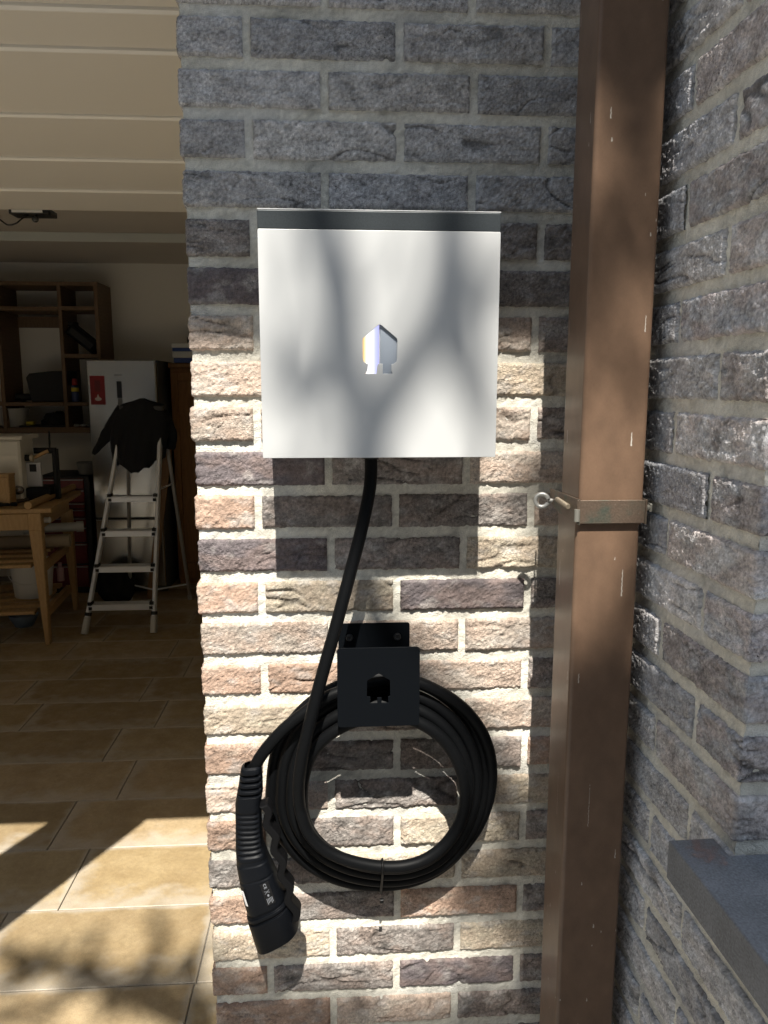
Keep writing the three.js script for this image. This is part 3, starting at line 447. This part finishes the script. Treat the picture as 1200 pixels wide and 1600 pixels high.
tag(obj('rag_heap', (() => { const g = new THREE.SphereGeometry(1, 48, 24), p = g.attributes.position; for (let i = 0; i < p.count; i++) { const v = V(p.getX(i), p.getY(i), p.getZ(i)), k = 1 + 0.55 * fbm(v.x * 2.1 + 3, v.y * 2.1, v.z * 2.1, 4); p.setXYZ(i, -2.06 + v.x * k * 0.11, 1.212 + Math.max(0, v.y * k * 0.075 + 0.035), -4.68 + v.z * k * 0.1); } g.computeVertexNormals(); return g; })(), mt(0.014, 0.015, 0.017, 0.9)), 'dark heap of cloth lying on the lowest shelf beside the divider', 'cloth');
tag(obj('tray', box(0.34, 0.012, 0.2, -2.13, 1.217, -4.66, 0.004), black), 'flat black tray under the dark heap of cloth', 'tray');
tag(obj('sponge', box(0.055, 0.028, 0.05, -2.235, 1.2375, -4.62, 0.008), mt(0.55, 0.45, 0.04, 0.85)), 'yellow sponge on the tray beside the grey tub', 'sponge');
tag(obj('white_gloves', [0, 1, 2].map((i) => { const g = new THREE.SphereGeometry(1, 12, 8); g.scale(0.022 - i * 0.003, 0.012, 0.03); g.translate(-1.905 + i * 0.045, 1.2225, -4.62); return g; }), mt(0.5, 0.5, 0.48, 0.9)), 'small white glove lumps at the bottom of the narrow compartment', 'gloves');
{
  const t = thing('fridge', 'tall silver fridge standing at the back of the garage', 'fridge', [-1.485, 0, -4.35]);
  const steel = mt(0.6, 0.6, 0.57, 0.24, { metalness: 0.92, bumpMap: rep(sand, 1, 40), bumpScale: 0.00015 });
  obj('cabinet', box(0.475, 1.68, 0.52, 0, 0.85, -0.3, 0.006), mt(0.09, 0.1, 0.1, 0.5), t);
  obj('upper_door', box(0.475, 1.12, 0.045, 0, 1.13, 0.0, 0.008), steel, t); obj('lower_door', box(0.475, 0.5, 0.045, 0, 0.31, 0.0, 0.008), steel, t);
  obj('display', box(0.034, 0.115, 0.004, -0.018, 1.485, 0.0235, 0.001), mt(0.015, 0.016, 0.018, 0.25), t); obj('handle_recess', box(0.032, 0.07, 0.004, -0.016, 1.39, 0.0235, 0.001), mt(0.16, 0.16, 0.16, 0.4), t);
  obj('badge', box(0.052, 0.006, 0.002, -0.022, 1.585, 0.0235, 0.0005), mt(0.2, 0.2, 0.2, 0.4), t);
}
{
  const cv = document.createElement('canvas'); cv.width = 128; cv.height = 256; const c = cv.getContext('2d'); c.fillStyle = '#8e0a14'; c.fillRect(0, 0, 128, 256); c.fillStyle = '#6d0710'; c.fillRect(40, 40, 50, 100); c.fillStyle = '#d9c9c4'; c.beginPath(); c.ellipse(66, 206, 30, 16, 0, 0, 7); c.fill(); c.beginPath(); c.moveTo(52, 196); c.lineTo(66, 160); c.lineTo(80, 196); c.fill();
  const ct = new THREE.CanvasTexture(cv); ct.colorSpace = THREE.SRGBColorSpace; const g = new THREE.BoxGeometry(0.1, 0.2, 0.002); g.translate(-1.652, 1.48, -4.324); tag(obj('red_card', g, S({ map: ct, roughness: 0.5 })), 'red card with white motif stuck to the fridge door', 'card');
}
{
  const t = thing('wardrobe', 'orange-brown wooden wardrobe right of the fridge', 'wardrobe', [-0.92, 0, -4.62]);
  obj('carcass', box(0.58, 1.6, 0.3, 0, 0.84, -0.16, 0.004), honeyM, t); obj('cornice', box(0.6, 0.035, 0.33, 0, 1.66, -0.155, 0.006), honeyM, t);
  for (const x of [-0.143, 0.143]) { const d = obj('door', [box(0.05, 1.5, 0.022, x - 0.115, 0.86, 0.002, 0.003), box(0.05, 1.5, 0.022, x + 0.115, 0.86, 0.002, 0.003), box(0.18, 0.06, 0.022, x, 1.58, 0.002, 0.003), box(0.18, 0.06, 0.022, x, 0.14, 0.002, 0.003), box(0.178, 1.37, 0.008, x, 0.86, -0.004, 0.002)], honeyM, t); }
  obj('plinth', box(0.56, 0.04, 0.28, 0, 0.02, -0.16, 0.002), honeyM, t);
}
for (const [y, h, lab] of [[1.679, 0.082, 'white and blue box on top of the wardrobe, lower of two'], [1.7615, 0.058, 'white box with blue rim stacked on another box above the wardrobe']]) {
  const t = thing('storage_box', lab, 'box', [-1.035, y, -4.68]); const low = y < 1.7;
  obj('base', box(low ? 0.27 : 0.285, h * 0.42, 0.2, 0, h * 0.21, 0, 0.004), mt(0.035, 0.075, 0.26, 0.5), t); obj('lid', box(low ? 0.285 : 0.295, h * 0.57, 0.21, 0, h * 0.71, 0, 0.004), mt(0.66, 0.66, 0.62, 0.5), t);
}
tag(obj('black_tin', cyl(0.035, 0.05, -1.05, 1.8445, -4.68, 24), black), 'small black tin on the stacked white boxes', 'tin');
{
  const t = thing('step_ladder', 'aluminium step ladder with flat treads standing before the fridge', 'ladder');
  const fz = (y) => -3.41 - 0.3 * y, fl = (y) => -1.545 + 0.152 * y, fr = (y) => -1.127 + 0.012 * y, W = 0.022, D = 0.05;
  for (const f of [fl, fr]) { const s = obj('front_rail', bar([f(0.03), 0.03, fz(0.03)], [f(1.36), 1.36, fz(1.36)], W, D, 0.004), alu, t); obj('foot', bar([f(0), 0.002, fz(0)], [f(0.1), 0.1, fz(0.1)], W + 0.01, D + 0.01, 0.006), mt(0.6, 0.6, 0.58, 0.6), s); obj('collar', bar([f(0.108), 0.108, fz(0.108)], [f(0.128), 0.128, fz(0.128)], W + 0.008, D + 0.008, 0.003), black, s); }
  for (const [a, b] of [[-1.463, -1.33], [-1.042, -1.11]]) { const s = obj('rear_rail', bar([a, 0.02, -4.17], [b, 1.34, -3.85], 0.02, 0.03, 0.003), mt(0.4, 0.4, 0.4, 0.4, { metalness: 0.6 }), t); obj('foot', bar([a, 0.002, -4.172], [a + (b - a) * 0.03, 0.04, -4.163], 0.026, 0.036, 0.004), mt(0.5, 0.5, 0.48, 0.6), s); }
  for (const y of [0.158, 0.382, 0.595, 0.803]) { const a = fl(y) + 0.011, b = fr(y) - 0.011, s = obj('tread', [box(b - a, 0.03, 0.006, (a + b) / 2, y, fz(y) + 0.026, 0.002), box(b - a, 0.006, 0.085, (a + b) / 2, y + 0.018, fz(y) - 0.017, 0.001)], alu, t); for (const [q, e] of [[a, 0.004], [b, -0.004]]) obj('grip_cap', [box(0.024, 0.018, 0.06, q, y + 0.028, fz(y) + 0.005, 0.003), box(0.02, 0.018, 0.006, q + e, y, fz(y) + 0.031, 0.001)], black, s); }
  obj('top_cap', box(0.27, 0.03, 0.16, -1.22, 1.37, -3.83, 0.006), mt(0.05, 0.05, 0.05, 0.6), t);
  obj('brace', [rod([-1.452, 0.125, -4.145], [-1.28, 0.086, -4.13], 0.006), rod([-1.28, 0.086, -4.13], [-1.05, 0.122, -4.14], 0.006)], alu, t);
  obj('side_link', rod([fr(0.86), 0.86, fz(0.86) - 0.02], [-1.09, 0.86, -3.97], 0.006), alu, t);
}
{
  const t = thing('jacket', 'black jacket thrown over the top of the step ladder', 'jacket'), cloth = mt(0.0085, 0.009, 0.011, 0.9);
  const Lx = [-1.275, -1.36, -1.405, -1.43, -1.437, -1.437, -1.43], Rx = [-1.175, -1.10, -1.075, -1.065, -1.075, -1.09, -1.1], Ty = [1.432, 1.415, 1.36, 1.28, 1.19, 1.11, 1.035];
  const nu = 72, nv = 60, pos = [], idx = [];
  const sample = (a, v) => { const f = v * (a.length - 1), k = Math.min(a.length - 2, Math.floor(f)); return lerp(a[k], a[k + 1], f - k); };
  for (let j = 0; j <= nv; j++) for (let i = 0; i <= nu; i++) {
    const v = j / nv, th = i / nu * 2 * Math.PI, u = 0.5 - 0.5 * Math.cos(th), l = sample(Lx, v), r = sample(Rx, v);
    const hem = 0.05 * N(u * 4.2, 3.3) + 0.03 * N(u * 9, 8.1) - 0.075 * Math.exp(-Math.pow((u - 0.52) / 0.16, 2));
    const y = sample(Ty, v) + v * v * hem, fold = 0.055 * v * N(u * 6 + 0.8 * v, v * 1.3, 5) + 0.012 * N(u * 16, v * 4, 9) * v, s = Math.sin(th);
    pos.push(lerp(l, r, u), y - (1 - v) * (1 - v) * 0.035 * Math.pow(2 * u - 1, 2), -3.82 + (0.03 + 0.13 * Math.sqrt(v)) * s * (s > 0 ? 1 : 0.8) + fold);
  }
  for (let j = 0; j < nv; j++) for (let i = 0; i < nu; i++) { const a = j * (nu + 1) + i, b = a + nu + 1; idx.push(a, b, a + 1, a + 1, b, b + 1); }
  const g = new THREE.BufferGeometry(); g.setAttribute('position', new THREE.Float32BufferAttribute(pos, 3)); g.setIndex(idx); g.computeVertexNormals(); g.setAttribute('uv', new THREE.Float32BufferAttribute(new Float32Array(pos.length / 3 * 2), 2));
  obj('body', g, cloth, t);
  const sleeve = (p, r0, r1) => { const c = new THREE.CatmullRomCurve3(p.map((q) => V(...q))), q = new THREE.TubeGeometry(c, 30, 1, 16), P = q.attributes.position; for (let i = 0; i < P.count; i++) { const k = Math.floor(i / 17) / 30, o = c.getPointAt(Math.min(1, k)), v = V().fromBufferAttribute(P, i).sub(o), r = lerp(r0, r1, k) * (1 + 0.22 * N(v.x * 3 + k * 9, v.y * 3, v.z * 3)); v.multiplyScalar(r).add(o); P.setXYZ(i, v.x, v.y, v.z); } q.computeVertexNormals(); return q; };
  obj('sleeve', sleeve([[-1.33, 1.345, -3.82], [-1.41, 1.25, -3.80], [-1.48, 1.165, -3.80], [-1.545, 1.078, -3.80]], 0.07, 0.014), cloth, t);
  obj('sleeve', sleeve([[-1.14, 1.37, -3.86], [-1.09, 1.27, -3.88], [-1.065, 1.18, -3.9], [-1.08, 1.10, -3.9]], 0.045, 0.03), cloth, t);
}
tag(obj('wood_plank', bar([-1.33, 0.0, -4.21], [-1.16, 1.12, -4.25], 0.055, 0.02, 0.002), oakM), 'narrow wooden plank leaning upright behind the step ladder', 'plank');
{
  const t = thing('tool_cabinet', 'dark red tool cabinet with drawers between the workbench and the fridge', 'tool cabinet', [-1.95, 0, -4.4]);
  obj('cabinet', box(0.36, 0.87, 0.42, 0, 0.435, -0.215, 0.006), mt(0.02, 0.02, 0.022, 0.5), t);
  for (const [y, h] of [[0.815, 0.07], [0.725, 0.09], [0.655, 0.04], [0.6, 0.055], [0.535, 0.06], [0.44, 0.11], [0.3, 0.15], [0.13, 0.16]]) { const d = obj('drawer', box(0.29, h, 0.02, -0.005, y, 0.004, 0.003), mt(0.16, 0.012, 0.014, 0.4), t); obj('handle', box(0.29, 0.009, 0.012, -0.005, y + h / 2 - 0.008, 0.016, 0.002), mt(0.4, 0.4, 0.42, 0.35, { metalness: 0.6 }), d); }
}
{ const t = thing('grey_basket', 'small grey basket on top of the red tool cabinet', 'basket', [-1.82, 0.8705, -4.5]); obj('basket_wall', lathe([[0, 0], [0.05, 0], [0.063, 0.085], [0.068, 0.088], [0.06, 0.092], [0.047, 0.006], [0, 0.006]], 24), mt(0.3, 0.31, 0.31, 0.7), t); }
tag(obj('dark_bag', (() => { const g = new THREE.SphereGeometry(1, 40, 20), p = g.attributes.position; for (let i = 0; i < p.count; i++) { const v = V(p.getX(i), p.getY(i), p.getZ(i)), k = 1 + 0.3 * fbm(v.x * 2 + 8, v.y * 2, v.z * 2, 3); p.setXYZ(i, -1.55 + v.x * k * 0.13, Math.max(0.002, 0.13 + v.y * k * 0.15), -4.16 + v.z * k * 0.1); } g.computeVertexNormals(); return g; })(), mt(0.01, 0.01, 0.011, 0.85)), 'dark bag on the floor behind the step ladder', 'bag');
{
  const t = thing('workbench', 'sturdy light wood workbench with slatted under-shelf at left', 'workbench', [-1.725, 0, -3.25], 0.1);
  const leg = (x, z, tap) => { const g = box(0.072, 0.69, 0.06, x, 0.345, z, 0.004), p = g.attributes.position; for (let i = 0; i < p.count; i++) if (p.getY(i) < 0.02 && p.getX(i) < x) p.setX(i, x + 0.012 - 0.012 * tap); return g; };
  for (const [x, z] of [[0, 0], [0, -0.72], [-1.05, 0], [-1.05, -0.72]]) obj('leg', leg(x, z, 0), pineM, t);
  obj('apron', box(0.98, 0.095, 0.03, -0.525, 0.737, 0.012, 0.003), pineM, t); obj('apron', box(0.03, 0.095, 0.66, 0.012, 0.737, -0.36, 0.003), pineM, t);
  obj('leg_head', box(0.072, 0.1, 0.06, 0, 0.738, 0, 0.003), pineM, t);
  for (let k = 0; k < 6; k++) obj('top_board', box(1.25, 0.026, 0.128, -0.53, 0.801, 0.0 - k * 0.132 - 0.03, 0.003), pineM, t);
  for (const [y, n] of [[0.475, 5], [0.195, 5]]) for (let k = 0; k < n; k++) obj('shelf_slat', box(1.0, 0.02, 0.075, -0.54, y, -0.02 - k * 0.15, 0.003), pineM, t);
  obj('shelf_rail', box(0.03, 0.05, 0.64, -0.005, 0.44, -0.36, 0.003), pineM, t); obj('shelf_rail', box(0.03, 0.05, 0.64, -0.005, 0.16, -0.36, 0.003), pineM, t);
}
tag(obj('wooden_dowel', rod([-1.745, 0.836, -3.2], [-1.76, 0.838, -4.02], 0.021, 0.021, 16), pineM), 'round wooden dowel along the right edge of the workbench top', 'dowel');
tag(obj('white_pipe', rod([-1.74, 0.728, -3.33], [-1.672, 0.732, -3.32], 0.017, 0.017, 18), whiteP), 'short white plastic pipe poking out of the workbench side', 'pipe');
tag(obj('wood_roll', rod([-2.4, 0.53, -3.62], [-1.70, 0.53, -3.72], 0.042, 0.042, 20), mt(0.46, 0.38, 0.27, 0.7)), 'long beige roll lying on the upper workbench shelf', 'roll');
tag(obj('white_tube', [rod([-2.0, 0.60, -3.75], [-1.69, 0.595, -3.86], 0.03, 0.03, 18), rod([-1.70, 0.595, -3.855], [-1.66, 0.594, -3.87], 0.036, 0.036, 20)], mt(0.55, 0.55, 0.52, 0.5)), 'white cardboard tube behind the beige roll on the workbench shelf', 'tube');
{ const t = thing('white_bucket', 'white plastic bucket with rim on the lowest workbench shelf', 'bucket', [-1.905, 0.206, -3.6]); obj('bucket_wall', lathe([[0, 0], [0.108, 0], [0.128, 0.2], [0.134, 0.2], [0.135, 0.222], [0.128, 0.226], [0.122, 0.2], [0.102, 0.006], [0, 0.006]], 36), whiteP, t); obj('handle', tube([[0.13, 0.2, 0.03], [0.12, 0.14, 0.07], [0.06, 0.1, 0.115], [-0.05, 0.1, 0.118], [-0.115, 0.14, 0.075], [-0.13, 0.2, 0.03]], 0.003, 30, 6), whiteP, t); }
{ const t = thing('blue_bowl', 'pale blue bowl on the floor under the workbench', 'bowl', [-1.985, 0.0005, -3.62]); obj('bowl_wall', lathe([[0, 0], [0.055, 0], [0.085, 0.06], [0.088, 0.075], [0.082, 0.075], [0.05, 0.006], [0, 0.006]], 30), mt(0.2, 0.28, 0.4, 0.5), t); }
tag(obj('red_white_bottle', [cyl(0.022, 0.09, -1.775, 0.31, -3.72, 18), cyl(0.012, 0.03, -1.775, 0.37, -3.72, 14)], mt(0.45, 0.28, 0.3, 0.5)), 'small reddish white bottle hanging beside the rear workbench leg', 'bottle');
{
  const t = thing('white_bin', 'large white plastic bin with rim on the left of the workbench', 'bin', [-2.03, 0.8145, -3.58]);
  obj('bin_wall', box(0.31, 0.37, 0.22, 0, 0.19, 0, 0.012), mt(0.78, 0.75, 0.66, 0.5), t); obj('rim', box(0.36, 0.022, 0.27, 0, 0.388, 0, 0.006), mt(0.78, 0.75, 0.66, 0.5), t);
}
{ const t = thing('beige_box', 'rough beige wooden box in front of the white bin', 'box', [-1.945, 0.8145, -3.36]); obj('box_body', box(0.115, 0.17, 0.09, 0, 0.087, 0, 0.004), wood(pine, 6, 6), t); obj('lid', box(0.12, 0.014, 0.095, 0, 0.18, 0, 0.003), pineM, t); }
{
  const t = thing('bench_sander', 'dark bench machine with black roller and silver plate on the workbench', 'machine', [-1.83, 0.8145, -3.62]);
  obj('base', box(0.19, 0.08, 0.2, 0, 0.041, 0, 0.01), black, t); obj('plate', box(0.115, 0.15, 0.02, -0.015, 0.16, 0.06, 0.004), mt(0.45, 0.45, 0.46, 0.4, { metalness: 0.4 }), t);
  obj('badge', box(0.04, 0.045, 0.004, -0.005, 0.2, 0.071, 0.001), black, t); obj('roller', rod([-0.115, 0.262, 0.07], [-0.015, 0.262, 0.07], 0.02, 0.02, 20), black, t);
  for (const q of [-0.13, -0.015]) obj('roller_end', rod([q, 0.262, 0.07], [q + 0.015, 0.262, 0.07], 0.021, 0.021, 18), mt(0.6, 0.52, 0.36, 0.5), t);
  obj('upright', [box(0.03, 0.31, 0.05, 0.105, 0.155, -0.01, 0.008), box(0.13, 0.035, 0.05, 0.045, 0.3, -0.01, 0.012), rod([0.07, 0.31, -0.02], [0.074, 0.42, -0.02], 0.006)], black, t); obj('wedge', bar([0.0, 0.262, 0.05], [0.075, 0.30, 0.02], 0.02, 0.03, 0.003), pineM, t);
  obj('knob', new THREE.SphereGeometry(0.03, 18, 12).translate(-0.07, 0.075, 0.14), mt(0.3, 0.3, 0.3, 0.15, { metalness: 0.8 }), t);
}
for (const [i, [x0, z0, x1, z1]] of [[-2.2, -3.22, -1.86, -3.34], [-1.98, -3.2, -1.80, -3.75]].entries()) tag(obj('dark_bar', bar([x0, 0.828 + i * 0.002, z0], [x1, 0.826, z1], 0.02, 0.026, 0.004), i ? mt(0.1, 0.08, 0.06, 0.6) : black), ['black bar lying along the front edge of the workbench top', 'brown bar lying lengthwise beside the dowel on the workbench'][i], 'bar');

// ───────────── unseen shade casters behind and above the camera ─────────────
{
  const t = thing('eave_strip', 'narrow strip of unseen eave shaped to shade the top of the pier, above the picture', 'eave');
  obj('roof_slab', box(3.7, 0.16, 0.74, 1.52, 5.448, 2.16, 0.01), renderMat, t); obj('rafter', box(0.1, 0.12, 2.5, 3.2, 5.588, 1.2, 0.01), oakM, t); obj('rafter', box(0.1, 0.12, 2.5, 1.2, 5.588, 1.2, 0.01), oakM, t); obj('gutter', box(3.7, 0.1, 0.1, 1.52, 5.413, 2.56, 0.03), mt(0.16, 0.1, 0.07, 0.5), t);  // unseen eave cut to a strip so overhead sky still reaches the wall
}
{
  const t = thing('gate_beam', 'timber beam before the garage opening, above the picture', 'beam');
  obj('beam', box(2.9, 0.4, 0.1, -1.86, 2.569, 0.27, 0.004), oakM, t); obj('hanger', [box(0.08, 0.1, 0.25, -0.6, 2.42, 0.1, 0.004), box(0.08, 0.1, 0.25, -3.0, 2.42, 0.1, 0.004)], oakM, t);
}
tag(obj('leaning_board', bar([-1.62, -0.02, 0.24], [-0.872, 2.3, 0.24], 0.315, 0.035, 0.004), oakM), 'wide timber board leaning against the beam, left of the picture', 'board');
{
  const t = thing('garden_tree', 'bare-branched garden tree behind the camera that dapples the pier with shade', 'tree');
  const bark = mt(0.09, 0.07, 0.055, 0.95, { bumpMap: rep(grit, 3), bumpScale: 0.004 }), gs = [];
  const at = (x, y, z) => { z *= 1.2; return [x + SX * z, y + SY * z, z]; };                           // the place at depth z whose shadow falls at x, y on the pier
  const limb = (pts, r0, r1, n = 24) => { const c = new THREE.CatmullRomCurve3(pts.map((p) => V(...p))), g = new THREE.TubeGeometry(c, n, 1, 9), P = g.attributes.position; for (let i = 0; i < P.count; i++) { const k = Math.floor(i / 10) / n, o = c.getPointAt(Math.min(1, k)), v = V().fromBufferAttribute(P, i).sub(o); v.multiplyScalar(lerp(r0, r1, k) * 1.3).add(o); P.setXYZ(i, v.x, v.y, v.z); } g.computeVertexNormals(); gs.push(g); };
  obj('trunk', (() => { limb([[0.46, -0.05, 4.35], [0.42, 2.4, 4.33], [0.40, 4.6, 4.27], at(0.425, 0.2, 3.52), at(0.42, 0.40, 3.5)], 0.15, 0.085, 30); return gs.pop(); })(), bark, t);
  limb([at(0.42, 0.34, 3.5), at(0.465, 0.46, 3.5), at(0.46, 0.54, 3.5), at(0.42, 0.625, 3.5), at(0.36, 0.67, 3.52)], 0.075, 0.07);
  limb([at(0.43, 0.1, 3.52), at(0.50, 0.3, 3.6), at(0.52, 0.45, 3.7), at(0.50, 0.66, 3.75)], 0.075, 0.045);
  limb([at(0.37, 0.66, 3.5), at(0.31, 0.74, 3.5), at(0.22, 0.9, 3.5), at(0.10, 1.06, 3.45), at(0.055, 1.16, 3.4), at(0.06, 1.235, 3.4), at(0.10, 1.31, 3.4), at(0.150, 1.39, 3.38), at(0.165, 1.47, 3.35), at(0.172, 1.58, 3.3), at(0.2, 1.8, 3.2)], 0.035, 0.015, 60);
  for (const [x0, y0, x1, y1] of [[-0.06, 1.5, -0.09, 1.3], [-0.03, 1.24, -0.1, 1.33], [0.1, 1.5, 0.06, 1.4], [0.22, 1.24, 0.2, 1.12], [0.06, 1.3, -0.06, 1.27], [-0.08, 1.14, -0.02, 1.2], [0.2, 1.47, 0.23, 1.36]]) limb([at(x0, y0, 3.5), at((x0 + x1) / 2 + 0.012, (y0 + y1) / 2, 3.48), at(x1, y1, 3.5)], 0.009, 0.005, 10);
  limb([at(0.152, 1.40, 3.38), at(0.175, 1.345, 3.4), at(0.195, 1.30, 3.42), at(0.212, 1.255, 3.45)], 0.022, 0.009, 14);
  limb([at(0.06, 1.24, 3.4), at(0.03, 1.31, 3.42), at(0.018, 1.36, 3.4), at(0.008, 1.41, 3.4), at(-0.005, 1.48, 3.38), at(-0.025, 1.6, 3.3)], 0.018, 0.02, 24);
  limb([at(0.012, 1.43, 3.4), at(0.026, 1.37, 3.42), at(0.022, 1.31, 3.42)], 0.021, 0.012, 12);
  limb([at(0.46, 0.53, 3.5), at(0.46, 0.72, 3.5), at(0.41, 0.80, 3.5), at(0.47, 1.05, 3.4), at(0.46, 1.35, 3.3), at(0.425, 1.46, 3.3), at(0.35, 1.56, 3.25)], 0.024, 0.012, 40);
  limb([at(0.46, 1.3, 3.3), at(0.40, 1.375, 3.36), at(0.34, 1.40, 3.3)], 0.016, 0.012, 14);
  limb([at(0.31, 1.1, 3.4), at(0.335, 1.2, 3.36), at(0.35, 1.26, 3.36), at(0.345, 1.33, 3.3)], 0.008, 0.012, 14);
  limb([at(0.36, 0.67, 3.5), at(0.30, 0.60, 3.55), at(0.24, 0.60, 3.6), at(0.18, 0.68, 3.5)], 0.03, 0.008, 20);
  limb([at(0.42, 0.30, 3.52), at(0.33, 0.29, 3.6), at(0.15, 0.30, 3.7), at(-0.1, 0.36, 3.7), at(-0.4, 0.6, 3.6), at(-0.7, 0.85, 3.5), at(-0.95, 1.0, 3.4)], 0.045, 0.018, 40);
  limb([at(-0.45, 0.64, 3.55), at(-0.52, 0.84, 3.5), at(-0.50, 0.96, 3.5), at(-0.56, 1.2, 3.4)], 0.028, 0.012, 14);
  limb([at(-0.35, 0.55, 3.6), at(-0.37, 0.74, 3.5), at(-0.40, 0.9, 3.5), at(-0.38, 1.0, 3.4)], 0.02, 0.012, 14);
  limb([at(-0.6, 0.76, 3.55), at(-0.68, 0.95, 3.5), at(-0.7, 1.1, 3.4)], 0.018, 0.01, 14);
  for (let i = 0; i < 46; i++) { const x = rr(-1.0, 0.5), y = rr(-0.3, 0.42) + (x < -0.3 ? 0.35 : 0), z = rr(3.4, 4.1), a = rr(0, 6.28), l = rr(0.15, 0.4); limb([at(x, y, z), at(x + l * 0.5 * Math.cos(a) + rr(-0.04, 0.04), y + l * 0.5 * Math.sin(a), z - 0.05), at(x + l * Math.cos(a), y + l * Math.sin(a) * 0.8, z - 0.1)], rr(0.008, 0.016), 0.004, 8); }
  obj('branches', gs, bark, t);
  // small spring leaves along the lower twigs
  const leaf = new THREE.BufferGeometry(); leaf.setAttribute('position', new THREE.Float32BufferAttribute([0, 0, 0, 0.018, 0.03, 0.004, 0, 0.065, 0, -0.018, 0.03, 0.004], 3)); leaf.setIndex([0, 1, 2, 0, 2, 3]); leaf.computeVertexNormals();
  const spots = [], m4 = new THREE.Matrix4(), qt = new THREE.Quaternion(), e = new THREE.Euler();
  const clump = (x, y, r, n) => { for (let i = 0; i < n; i++) { const a = rr(0, 6.28), d = r * Math.sqrt(rnd()); spots.push(at(x + d * Math.cos(a), y + d * Math.sin(a) * 0.8, rr(3.3, 4.0))); } };
  clump(0.40, 0.64, 0.07, 130); clump(0.38, 0.24, 0.10, 200); clump(0.05, 0.1, 0.25, 160); clump(0.52, 0.55, 0.10, 110); clump(0.52, 0.32, 0.12, 130); clump(0.48, 0.05, 0.2, 200); clump(0.55, -0.25, 0.25, 160); clump(0.2, 0.2, 0.2, 130); clump(-0.1, 0.22, 0.22, 120); clump(-0.5, 0.75, 0.12, 40); clump(-0.75, 0.85, 0.12, 36); clump(0.24, 0.61, 0.05, 12); clump(0.05, 1.22, 0.04, 5); clump(0.16, 1.41, 0.04, 5); clump(0.01, 1.38, 0.03, 6); clump(-0.06, 1.28, 0.05, 2); clump(0.2, 1.3, 0.03, 2); clump(0.37, 1.3, 0.06, 8); clump(0.38, 1.48, 0.05, 6);
  const im = new THREE.InstancedMesh(leaf, mt(0.07, 0.1, 0.035, 0.7, { side: THREE.DoubleSide }), spots.length); im.name = 'leaves'; im.castShadow = true; im.userData.kind = 'stuff';
  spots.forEach((p, i) => { e.set(rr(0, 6.28), rr(0, 6.28), rr(0, 6.28)); im.setMatrixAt(i, m4.compose(V(...p), qt.setFromEuler(e), V(1, 1, 1).multiplyScalar(rr(1.0, 1.9)))); }); t.add(im);
}
{
  const t = thing('added_hedge', 'added hedge left of the yard that holds back low sky light, outside the picture', 'hedge'), green = mt(0.045, 0.06, 0.025, 0.9);
  const wall = (w, h, d, x, z) => { const g = new THREE.BoxGeometry(w, h, d, 60, 24, 8), p = g.attributes.position; for (let i = 0; i < p.count; i++) { const a = p.getX(i), b = p.getY(i), c = p.getZ(i); p.setXYZ(i, x + a + 0.35 * N(a * 0.9, b * 0.9, c + 3), h / 2 + b + 0.3 * N(a * 0.8, b, c + 9), z + c + 0.45 * fbm(a * 0.8, b * 0.8, c, 3)); } g.computeVertexNormals(); return g; };
  const side = wall(14, 4.2, 1.6, 0, 0); side.rotateY(Math.PI / 2); side.translate(-8.5, 0, 4); obj('foliage', side, green, t, 'stuff');  // unseen hedge added to cut sky light into the garage
}
{
  const t = thing('added_house', 'added plain house block behind the camera that keeps low sky light off the garage floor', 'house', [-5.2, 0, 10.5]), dark = mt(0.16, 0.14, 0.12, 0.9);
  obj('wall', box(21, 9.6, 5, 0, 4.8, 2.5, 0.02), dark, t); obj('roof', [box(21.4, 0.3, 5.4, 0, 9.76, 2.5, 0.02)], mt(0.09, 0.06, 0.05, 0.9), t);  // unseen block added and sized to darken the garage floor
  for (const y of [1.6, 4.4, 7.2]) for (const x of [-8, -4, 0, 4, 8]) obj('window', box(1.2, 1.4, 0.08, x, y, -0.02, 0.01), mt(0.05, 0.06, 0.07, 0.15), t);
}
renderer.render(scene, camera);
